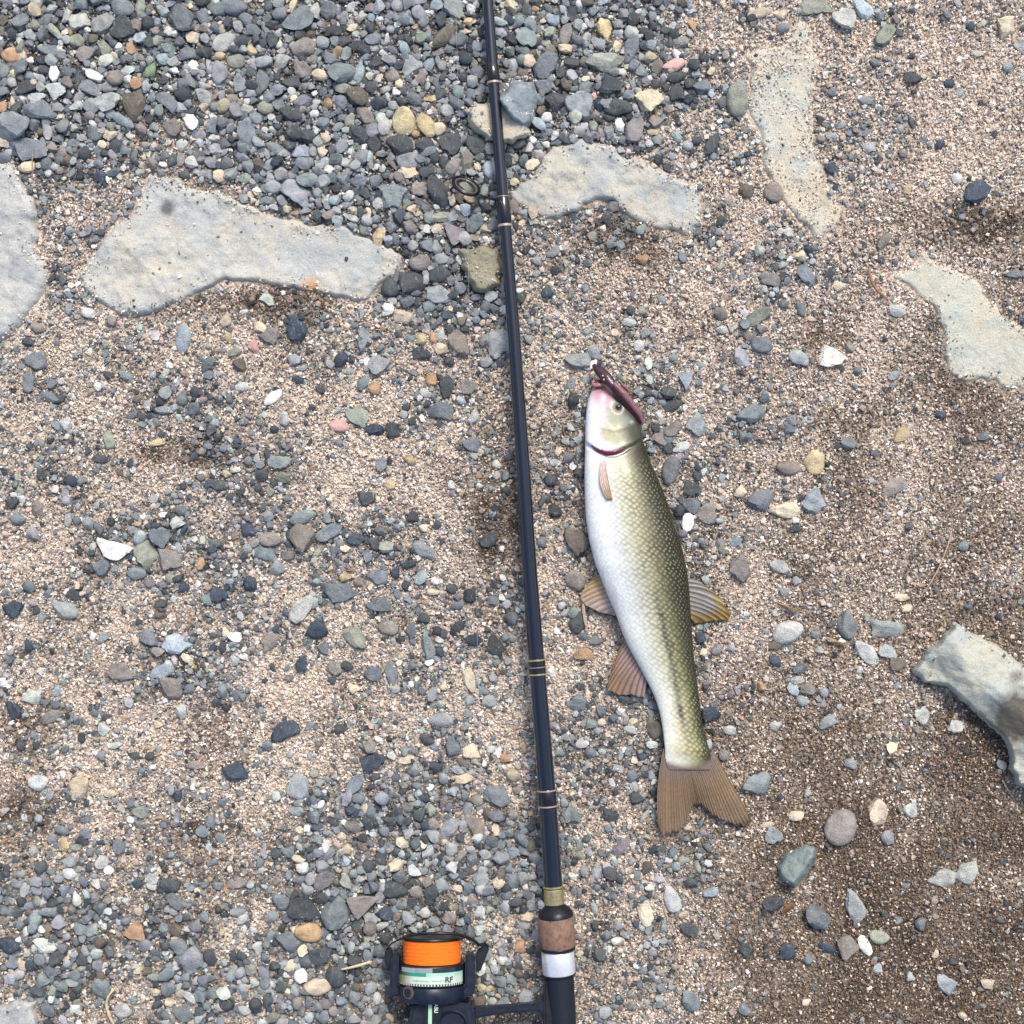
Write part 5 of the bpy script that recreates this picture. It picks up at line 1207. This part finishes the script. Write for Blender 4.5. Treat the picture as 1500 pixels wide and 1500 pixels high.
RY = [-380, 0, 100, 333, 500, 667, 833, 1000, 1185, 1300, 1332, 1348, 1393, 1432, 1600]
RX = [687, 714.5, 721.5, 740, 753.5, 765, 775.5, 788.5, 803, 810.5, 812.5, 815, 816.8, 819.5, 829]
RZ = [.011, .0125, .0130, .0145, .0155, .0165, .0175, .0190, .0205, .0215, .0220, .0222, .0225, .0230, .0245]
BR = [6.0, 7.8, 8.2, 8.7, 9.3, 10.0, 10.9, 11.8, 12.8, 13.5, 13.6, 13.6, 13.6, 13.6, 13.6]
def rp(y): return P(float(np.interp(y, RY, RX)), y, float(np.interp(y, RY, RZ)))
def rr(y): return float(np.interp(y, RY, BR)) * S
rod = empty("fishing_rod", rp(1500))
tag(rod, "blue black spinning rod with copper rings and a cork foregrip, running the photo's height", "fishing rod")
def rodpart(name, y0, y1, prof, mat, n=40, colfn=None, parent=None):
    """Turned piece on the rod between pixel rows y0 and y1; prof: [(share of the length, radius px)]."""
    m_ = float(np.interp((y0 + y1) / 2, RY, BR)) if y1 < 1331 else 22
    y0 -= (y0 - 750) * m_ * S; y1 -= (y1 - 750) * m_ * S
    a, b = rp(y0), rp(y1)
    return child(lathe(name, a, b - a, [(f * (b - a).length, r * S) for f, r in prof], mat, None, n, colfn), parent or rod)
yy = np.linspace(-380, 1333, 60)
child(tube("blank", [rp(y) for y in yy], [rr(y) for y in yy], M_blank, None, 40), rod)
def wrap(y0, y1, over, name="thread_wrap", mat=M_wrap):
    r0, r1 = rr(y0) / S, rr(y1) / S
    return rodpart(name, y0, y1, [(0, r0 - .3), (.06, r0 + over), (.5, (r0 + r1) / 2 + over * 1.25), (.94, r1 + over), (1, r1 - .3)], mat)
def ring(y, wd=2.0, over=1.3, mat=M_gold, name="trim_ring"):
    r = rr(y) / S
    return rodpart(name, y - wd, y + wd, [(0, r - .3), (.15, r + over), (.85, r + over), (1, r - .3)], mat)
wrap(92, 120, .9); ring(119, 1.9, 1.5, M_copper)
wrap(286, 330, 1.1); ring(329, 2.3, 1.9, M_copper); ring(287, .6, 1.5, M_copper)
wrap(966, 991, .8); ring(968, 1.5, 1.4); ring(989, 1.5, 1.4); ring(978.5, .6, 1.2, M_copper)
wrap(1158, 1186, .6); ring(1160, 1.2, 1.2, M_copper); ring(1183, 1.3, 1.3, M_copper)
ring(1302, 1.7, 1.0); 
M_band = plain("brushed gold band", (.40, .34, .17), .34, .7, nscale=700, namt=.25)
r_ = 13.7
rodpart("label_band", 1305, 1328, [(0, r_), (.03, r_ + .5), (.97, r_ + .5), (1, r_)], M_band)
rodpart("band_collar", 1327.5, 1333, [(0, r_), (.2, r_ + .4), (.9, r_ + .4), (1, r_)], M_black)
rodpart("winding_check", 1331, 1349, [(0, 13.4), (.04, 14.4), (.2, 17.5), (.45, 22), (.7, 24.8), (1, 25.4)], M_black, 56)
def cork_mat():
    t = NT("cork")
    g = t.n("ShaderNodeNewGeometry"); pos = g.outputs["Position"]
    n1 = t.noise(pos, 420, 4, .6); n2 = t.noise(pos, 160, 3)
    mp = t.n("ShaderNodeMapping"); mp.inputs["Scale"].default_value = (1, .35, 1); t.l(pos, mp.inputs[0])
    n3 = t.noise(mp.outputs[0], 900, 2)
    c = t.ramp(n2.outputs[0], [(.3, (.135, .078, .052)), (.7, (.22, .13, .088))]).outputs[0]
    c = t.mix(c, t.ramp(n1.outputs[0], [(.3, (.62, .6, .58)), (.5, (1, 1, 1)), (.7, (1.25, 1.2, 1.15))]).outputs[0], 1.0, 'MULTIPLY')
    pit = t.ramp(n3.outputs[0], [(.27, (.15, .1, .08)), (.34, (1, 1, 1))])
    c = t.mix(c, pit.outputs[0], 1.0, 'MULTIPLY')
    t.l(c, t.b.inputs["Base Color"]); t.b.inputs["Roughness"].default_value = .7
    t.bump(t.math('ADD', n1.outputs[0], pit.outputs[0]), .6, .0005)
    return t.m
rodpart("cork_grip", 1348, 1393, [(0, 24.6), (.04, 25.8), (.5, 26.1), (.95, 26), (1, 25)], cork_mat(), 64)
rodpart("grip_collar", 1392, 1398, [(0, 25.5), (.2, 26.2), (.7, 26), (1, 24)], M_black, 56)
M_hood = plain("silver painted hood", (.62, .64, .68), .30, .35, coat=.3, nscale=200, namt=.06)
rodpart("reel_seat_hood", 1397.5, 1432, [(0, 22.6), (.04, 23.4), (.5, 23.6), (.95, 23.9), (1, 23.2)], M_hood, 64)
rodpart("seat_collar", 1431.5, 1436, [(0, 23), (.3, 24), (.7, 23.6), (1, 21)], M_black, 56)
rodpart("handle", 1434, 1640, [(0, 20.4), (.05, 20.8), (.5, 21), (1, 21)], M_grip, 64)

# line guide: a tilted ring on a wire leg
guide = child(empty("line_guide", rp(290)), rod)
def ring_pts(c, ra, rb, rot, z, tilt, n=40):
    out = []
    for i in range(n):
        a = 2 * math.pi * i / n; u, v = ra * math.cos(a), rb * math.sin(a)
        ca, sa_ = math.cos(math.radians(rot)), math.sin(math.radians(rot))
        out.append(P(c[0] + u * ca - v * sa_, c[1] + u * sa_ + v * ca, z + tilt * math.sin(a)))
    return out
child(tube("guide_frame", ring_pts((682.7, 272.5), 20.3, 10.6, 27, .0125, .0070), 2.5 * S, M_steel, None, 12, closed=True), guide)
child(tube("guide_insert", ring_pts((682.7, 272.8), 17.2, 8.3, 27, .0122, .0058), 1.6 * S, plain("ring insert", (.10, .085, .075), .25, coat=.5), None, 10, closed=True), guide)
def wire(name, pts, r, mat, parent):
    pts = [Vector(p) for p in pts]
    out = []
    for i in range(len(pts) - 1):
        p0, p1, p2, p3 = pts[max(i - 1, 0)], pts[i], pts[i + 1], pts[min(i + 2, len(pts) - 1)]
        for k in range(6):
            t = k / 6
            out.append(.5 * ((2 * p1) + (p2 - p0) * t + (2 * p0 - 5 * p1 + 4 * p2 - p3) * t * t + (3 * p1 - p0 - 3 * p2 + p3) * t ** 3))
    out.append(pts[-1])
    rad = r if not hasattr(r, '__len__') else list(np.interp(np.linspace(0, 1, len(out)), np.linspace(0, 1, len(r)), r))
    o = tube(name, out, rad, mat, None, 10)
    return child(o, parent) if parent else o
wire("guide_leg", [P(700, 283, .0125), P(712, 288, .0125), P(722, 292, .0140), P(731, 293, .0175), P(736, 300, .0182)], [1.7 * S, 1.5 * S, 1.6 * S, 1.5 * S, 1.2 * S], M_steel, guide)
wire("guide_leg", [P(664, 273, .0125), P(660, 279, .0095), P(668, 284, .0075)], 1.1 * S, M_steel, guide)

# ------------------------------------------------------------------ the reel
ZS = .0245
kS = S * (H - ZS) / H
reel = empty("fishing_reel", P(632, 1480, 0))
tag(reel, "black spinning reel loaded with bright orange line, clamped to the rod handle", "fishing reel")
def turned(name, x, prof, mat, n=72, colfn=None, parent=None):
    """prof: [(pixel row, radius px)], turned about the vertical-in-photo axis through x."""
    o = lathe(name, P(x, prof[0][0], ZS), (0, 1, 0), [((prof[0][0] - y) * kS, r * kS) for y, r in prof], mat, None, n, colfn, ref=(0, 0, 1))
    return child(o, parent or reel)
M_line = plain("orange braided line", (.86, .20, .022), .45, spec=.3, nscale=600, namt=.12)
prof = [(1409, 38)]
for i in range(19):
    y = 1408.5 - i * 2
    prof += [(y, 41.2), (y - 1.0, 42.3 + .3 * math.sin(i * 2.1))]
prof += [(1370.5, 41), (1370, 36)]
sp = turned("spool", 632, [(1444, 20), (1444, 47), (1442.5, 48.8), (1441, 49), (1410.5, 49), (1409, 48), (1408.6, 40), (1408.6, 10)], M_black)
turned("spooled_line", 632, prof, M_line, 72)
turned("spool_lip", 632, [(1371, 20), (1371, 41.5), (1370, 43.5), (1368, 44.5), (1366, 44), (1365, 42), (1365.5, 34), (1366, 14), (1364, 2)], M_black)
# printed band round the skirt: grey top, green stripe, pale field with fine print and a scale of ticks
M_label = attr_mat("printed label", .22, .5, .5, nscale=300, namt=.08)
def label_col(s, th):
    y = 1441.5 - s / kS
    x = math.sin(th) if False else None
    return (0, 0, 0)
NL = 420
rows_ = np.linspace(1441, 1411, 46)
lv, lc = [], []
for y in rows_:
    for k in range(NL):
        th_ = 2 * math.pi * k / NL
        X = math.cos(th_) * 49.35          # px to the right of the axis
        lv.append((P(632, y, ZS) + Vector((X * kS, 0, math.sin(th_) * 49.35 * kS)))[:])
        a_deg = math.degrees(th_)           # 90 is the crown of the drum
        warm = np.clip((a_deg - 122) / 22, 0, 1)
        dark = (.018, .024, .036)
        if y < 1418.5:
            c = (.34, .38, .42) if 86 < a_deg < 150 and (y > 1412 or a_deg < 120) else dark
            if 118 < a_deg < 146 and (int(a_deg * 1.3) + int(y)) % 3 == 0: c = (.55, .62, .62)
        elif y < 1424.5: c = np.array((.03, .36, .25)) * (1 - warm) + np.array((.03, .10, .05)) * warm if a_deg > 96 else np.array((.48, .74, .64))
        elif y < 1436.5:
            c = np.array((.72, .80, .72)) * (1 - warm) + np.array((.40, .34, .17)) * warm
            if 1430.6 < y < 1432.4 and 64 < a_deg < 122 and (int(a_deg * 2.2) % 3) and not 88 < a_deg < 92: c = np.array((.30, .34, .30))
        elif y < 1440: c = (.72, .78, .70) if int(a_deg / 2.6) % 2 else (.05, .06, .06)
        else: c = dark
        if a_deg < 22 or a_deg > 165: c = dark
        lc.append(tuple(np.array(c) * (.62, .66, .62)))
me = np_mesh("label_band", lv, grid_faces(len(rows_), NL, True), np.array(lc), True)
bm = bmesh.new(); bm.from_mesh(me); bmesh.ops.recalc_face_normals(bm, faces=bm.faces); bm.to_mesh(me); bm.free()
lab = link("label_band", me, M_label); child(lab, reel)

def text_mesh(name, body, size, mat, place, parent, bold=.0):
    cu = bpy.data.curves.new("lettering", 'FONT'); cu.body = body; cu.size = size; cu.extrude = .00008; cu.offset = bold; cu.align_x = 'CENTER'; cu.align_y = 'CENTER'
    tmp = bpy.data.objects.new("lettering", cu); C.objects.link(tmp)
    bpy.context.view_layer.update()
    me = bpy.data.meshes.new_from_object(tmp.evaluated_get(bpy.context.evaluated_depsgraph_get()))
    bpy.data.objects.remove(tmp); bpy.data.curves.remove(cu)
    for v in me.vertices: v.co = place(v.co)
    me.materials.clear()
    return child(link(name, me, mat), parent)
M_ink = plain("dark print", (.012, .022, .02), .4)
M_paint = plain("white print", (.75, .78, .76), .4)
def on_drum(c):
    R = 49.8 * kS
    a = math.radians(57) - c.x / R
    return P(632, 1430.5, ZS) + Vector((math.cos(a) * (R + c.z), c.y, math.sin(a) * (R + c.z)))
text_mesh("lettering", "RF", 12.5 * kS, M_ink, on_drum, lab, .00012)

rot = turned("rotor", 632, [(1469, 22), (1468.5, 50), (1466, 51.5), (1446, 51.5), (1444, 50.5), (1443.5, 30)], M_navy)
def pbox(name, x0, x1, y0, y1, z0, z1, mat, parent, bev=.0012):
    a, b = P(x0, y1, (z0 + z1) / 2), P(x1, y0, (z0 + z1) / 2)
    return child(block(name, [(a.x, b.x, a.y, b.y, z0, z1)], mat, None, bev), parent)
child(prism("rotor_arm", [(571, 1402), (574, 1398), (583, 1398), (583.5, 1450), (590, 1458), (590, 1467.5), (571, 1467.5), (570, 1450)], ZS - .0085, ZS + .0085, M_navy, None, .0014), reel)
child(prism("rotor_arm", [(681, 1398), (689, 1396), (695, 1402), (696, 1450), (694, 1467.5), (674, 1467.5), (674, 1458), (680.5, 1450)], ZS - .0085, ZS + .0085, M_navy, None, .0014), reel)
child(prism("bail_arm", [(696, 1397), (704, 1384), (714, 1379), (717, 1388), (709, 1410), (703, 1427), (697, 1430)], ZS - .004, ZS + .006, M_black, None, .0012), reel)
child(prism("bail_arm", [(562, 1390), (568, 1385), (573, 1392), (572, 1420), (567, 1424), (562, 1410)], ZS - .004, ZS + .005, M_black, None, .0010), reel)
wire("bail_wire", [P(564, 1390, ZS + .002), P(572, 1381, ZS + .009), P(588, 1374, ZS + .014), P(612, 1369, ZS + .018), P(640, 1367, ZS + .019), P(668, 1368, ZS + .016), P(690, 1374, ZS + .010), P(706, 1385, ZS + .004)],
     [1.3 * S, 1.2 * S, 1.3 * S, 1.7 * S, 2.3 * S, 2.6 * S, 2.4 * S, 2.0 * S], M_steel, reel)
child(lathe("line_roller", P(701, 1386, ZS + .004), (1, .55, 0), [(0, .001), (0, .0022), (.0018, .0016), (.0040, .0016), (.0058, .0022), (.0058, .001)], M_steel, None, 24), reel)
M_dirt = plain("muddy screw cap", (.085, .06, .045), .6, nscale=500, namt=.4)
cap_z = ZS + math.sqrt(51.5 ** 2 - 34 ** 2) * kS
cap = lathe("screw_cap", P(598, 1464, cap_z), (-34, 0, 38), [(-.001, .0046), (.0006, .0046), (.0009, .0040), (.0006, .0034), (.0004, .001), (.0004, 0)], M_dirt, None, 32)
child(cap, reel)
turned("neck", 633, [(1482, 15), (1480, 17), (1470, 17), (1468, 16)], M_navy, 40)
child(prism("gear_housing", [(605, 1480), (619, 1475), (648, 1475), (691, 1482), (695, 1487), (696, 1600), (592, 1600), (596, 1520), (601, 1490)], .007, ZS + .0125, M_navy, None, .0022), reel)
plate = child(prism("side_plate", [(620.5, 1476.5), (646, 1476.5), (646, 1590), (620.5, 1590)], ZS + .010, ZS + .0140, M_black, None, .0006), reel)
child(prism("green_stripe", [(627, 1477.5), (632.5, 1477.5), (632.5, 1588), (627, 1588)], ZS + .0135, ZS + .0145, plain("pale green stripe", (.30, .55, .38), .35), None, .0002), plate)
tp = P(638.4, 1488.5, ZS + .0141)
text_mesh("lettering", "ABU", 7.4 * kS, M_paint, lambda c: tp + Vector((c.y, -c.x, c.z)), plate, .00008)
child(lathe("drive_cap", P(663, 1512, ZS + .0120), (0, 0, 1), [(0, .0098), (.0022, .0096), (.0028, .0088), (.0020, .0078), (.0012, .0074), (.0012, 0)], M_navy, None, 48), reel)
child(prism("reel_stem", [(693, 1484), (740, 1481), (780, 1477), (793, 1470), (797, 1455), (806, 1452), (806, 1600), (797, 1600), (795, 1500), (788, 1491), (740, 1494), (693, 1502)], ZS - .0055, ZS + .0040, M_navy, None, .0016), reel)
child(prism("reel_foot", [(796, 1436), (806, 1434), (812, 1440), (812, 1600), (797, 1600)], ZS - .0075, ZS + .0065, M_black, None, .0016), reel)

reel.location.y += -1 * S
reel.scale.y = .87
reel.rotation_euler.x = math.radians(-9)

# ------------------------------------------------------------------ the running line and the bits of dry plant
ln = wire("fishing_line", [P(706, 1380, ZS - .003), P(703, 1100, .021), P(694, 730, .019), P(686, 400, .015), P(684, 275, .0130), P(674, 186, .0132), P(669, 60, .0132), P(655, -360, .013)], .00009,
          plain("clear monofilament", (.30, .33, .32), .2, coat=.5), None)
tag(ln, "thin translucent fishing line running from the reel through the rod's guide", "fishing line")
M_straw = plain("dry straw", (.36, .28, .19), .7, nscale=500, namt=.35)
M_straw2 = plain("yellow straw", (.52, .42, .24), .6, nscale=500, namt=.3)
M_rust = plain("rusty root", (.26, .13, .075), .7, nscale=500, namt=.35)
gh = lambda x, y, dz: P(x, y, max(float(gz(x, y)), float(on_slab(x, y))) + dz)
def stem_(label, pts, r, mat, name="dry_straw", cat="straw"):
    o = wire(name, [gh(x, y, dz) for x, y, dz in pts], [q * S for q in r], mat, None)
    tag(o, label, cat)
stem_("long thin dry straw lying alone on the brown sand", [(1394, 778, .003), (1388, 800, .004), (1376, 830, .0035), (1362, 855, .004), (1349, 873, .003)], [1.0, 1.2, 1.1, 1.0, .6], M_straw)
stem_("curled yellow stem beside the bottom left gravel", [(170, 1446, .006), (160, 1458, .007), (156, 1472, .006), (160, 1487, .006), (166, 1500, .005)], [1.3, 1.6, 2.0, 2.4, 1.6], M_straw2)
stem_("short pale twig pointing at the reel's bail arm", [(500, 1420, .006), (515, 1417, .007), (530, 1413, .007), (543, 1409, .007)], [1.2, 1.8, 2.2, 2.4], M_straw2, "twig", "twig")
stem_("thin upright straw above the grey left-edge slab", [(48, 222, .016), (47, 240, .014), (48, 262, .009)], [.9, 1.0, .8], M_straw)
stem_("rusty red rootlet bent near the buff slab's pointed corner", [(1273, 394, .003), (1277, 412, .005), (1284, 424, .004), (1293, 432, .004), (1302, 440, .003)], [1.6, 2.3, 2.2, 2.0, 1.2], M_rust, "rootlet", "root")
stem_("fine dry hair root below the raised rock's lower end", [(1468, 1143, .003), (1476, 1156, .004), (1484, 1168, .003)], [.8, .9, .7], M_straw, "rootlet", "root")
def flake(label, pts, mat, name="dry_leaf", cat="leaf"):
    """A small curled scrap with its own thickness."""
    bm = bmesh.new()
    cx_ = sum(p[0] for p in pts) / len(pts); cy_ = sum(p[1] for p in pts) / len(pts)
    top = [bm.verts.new(gh(x, y, .0035 + .0012 * math.sin(i * 2.3))) for i, (x, y) in enumerate(pts)]
    c_ = bm.verts.new(gh(cx_, cy_, .0058))
    fs = [bm.faces.new((top[i], top[(i + 1) % len(top)], c_)) for i in range(len(top))]
    r = bmesh.ops.solidify(bm, geom=fs, thickness=.0007)
    bmesh.ops.recalc_face_normals(bm, faces=bm.faces)
    me = bpy.data.meshes.new(name); bm.to_mesh(me); bm.free()
    tag(link(name, me, mat), label, cat)
M_leaf = plain("dry tan leaf", (.50, .37, .23), .6, nscale=500, namt=.25)
M_leaf2 = plain("orange brown leaf", (.34, .19, .08), .6, nscale=500, namt=.3)
flake("tan leaf scrap between grey stones near the fish's dorsal fin", [(1207, 932), (1218, 934), (1230, 940), (1243, 942), (1236, 946), (1224, 945), (1214, 940)], M_leaf)
flake("narrow tan leaf scrap above the light grey oval pebble", [(1135, 881), (1146, 884), (1158, 889), (1174, 895), (1160, 896), (1146, 891)], M_leaf)
flake("small orange brown leaf scrap below the green wedge rock", [(1143, 1336), (1150, 1328), (1158, 1322), (1164, 1324), (1158, 1332), (1148, 1340)], M_leaf2)
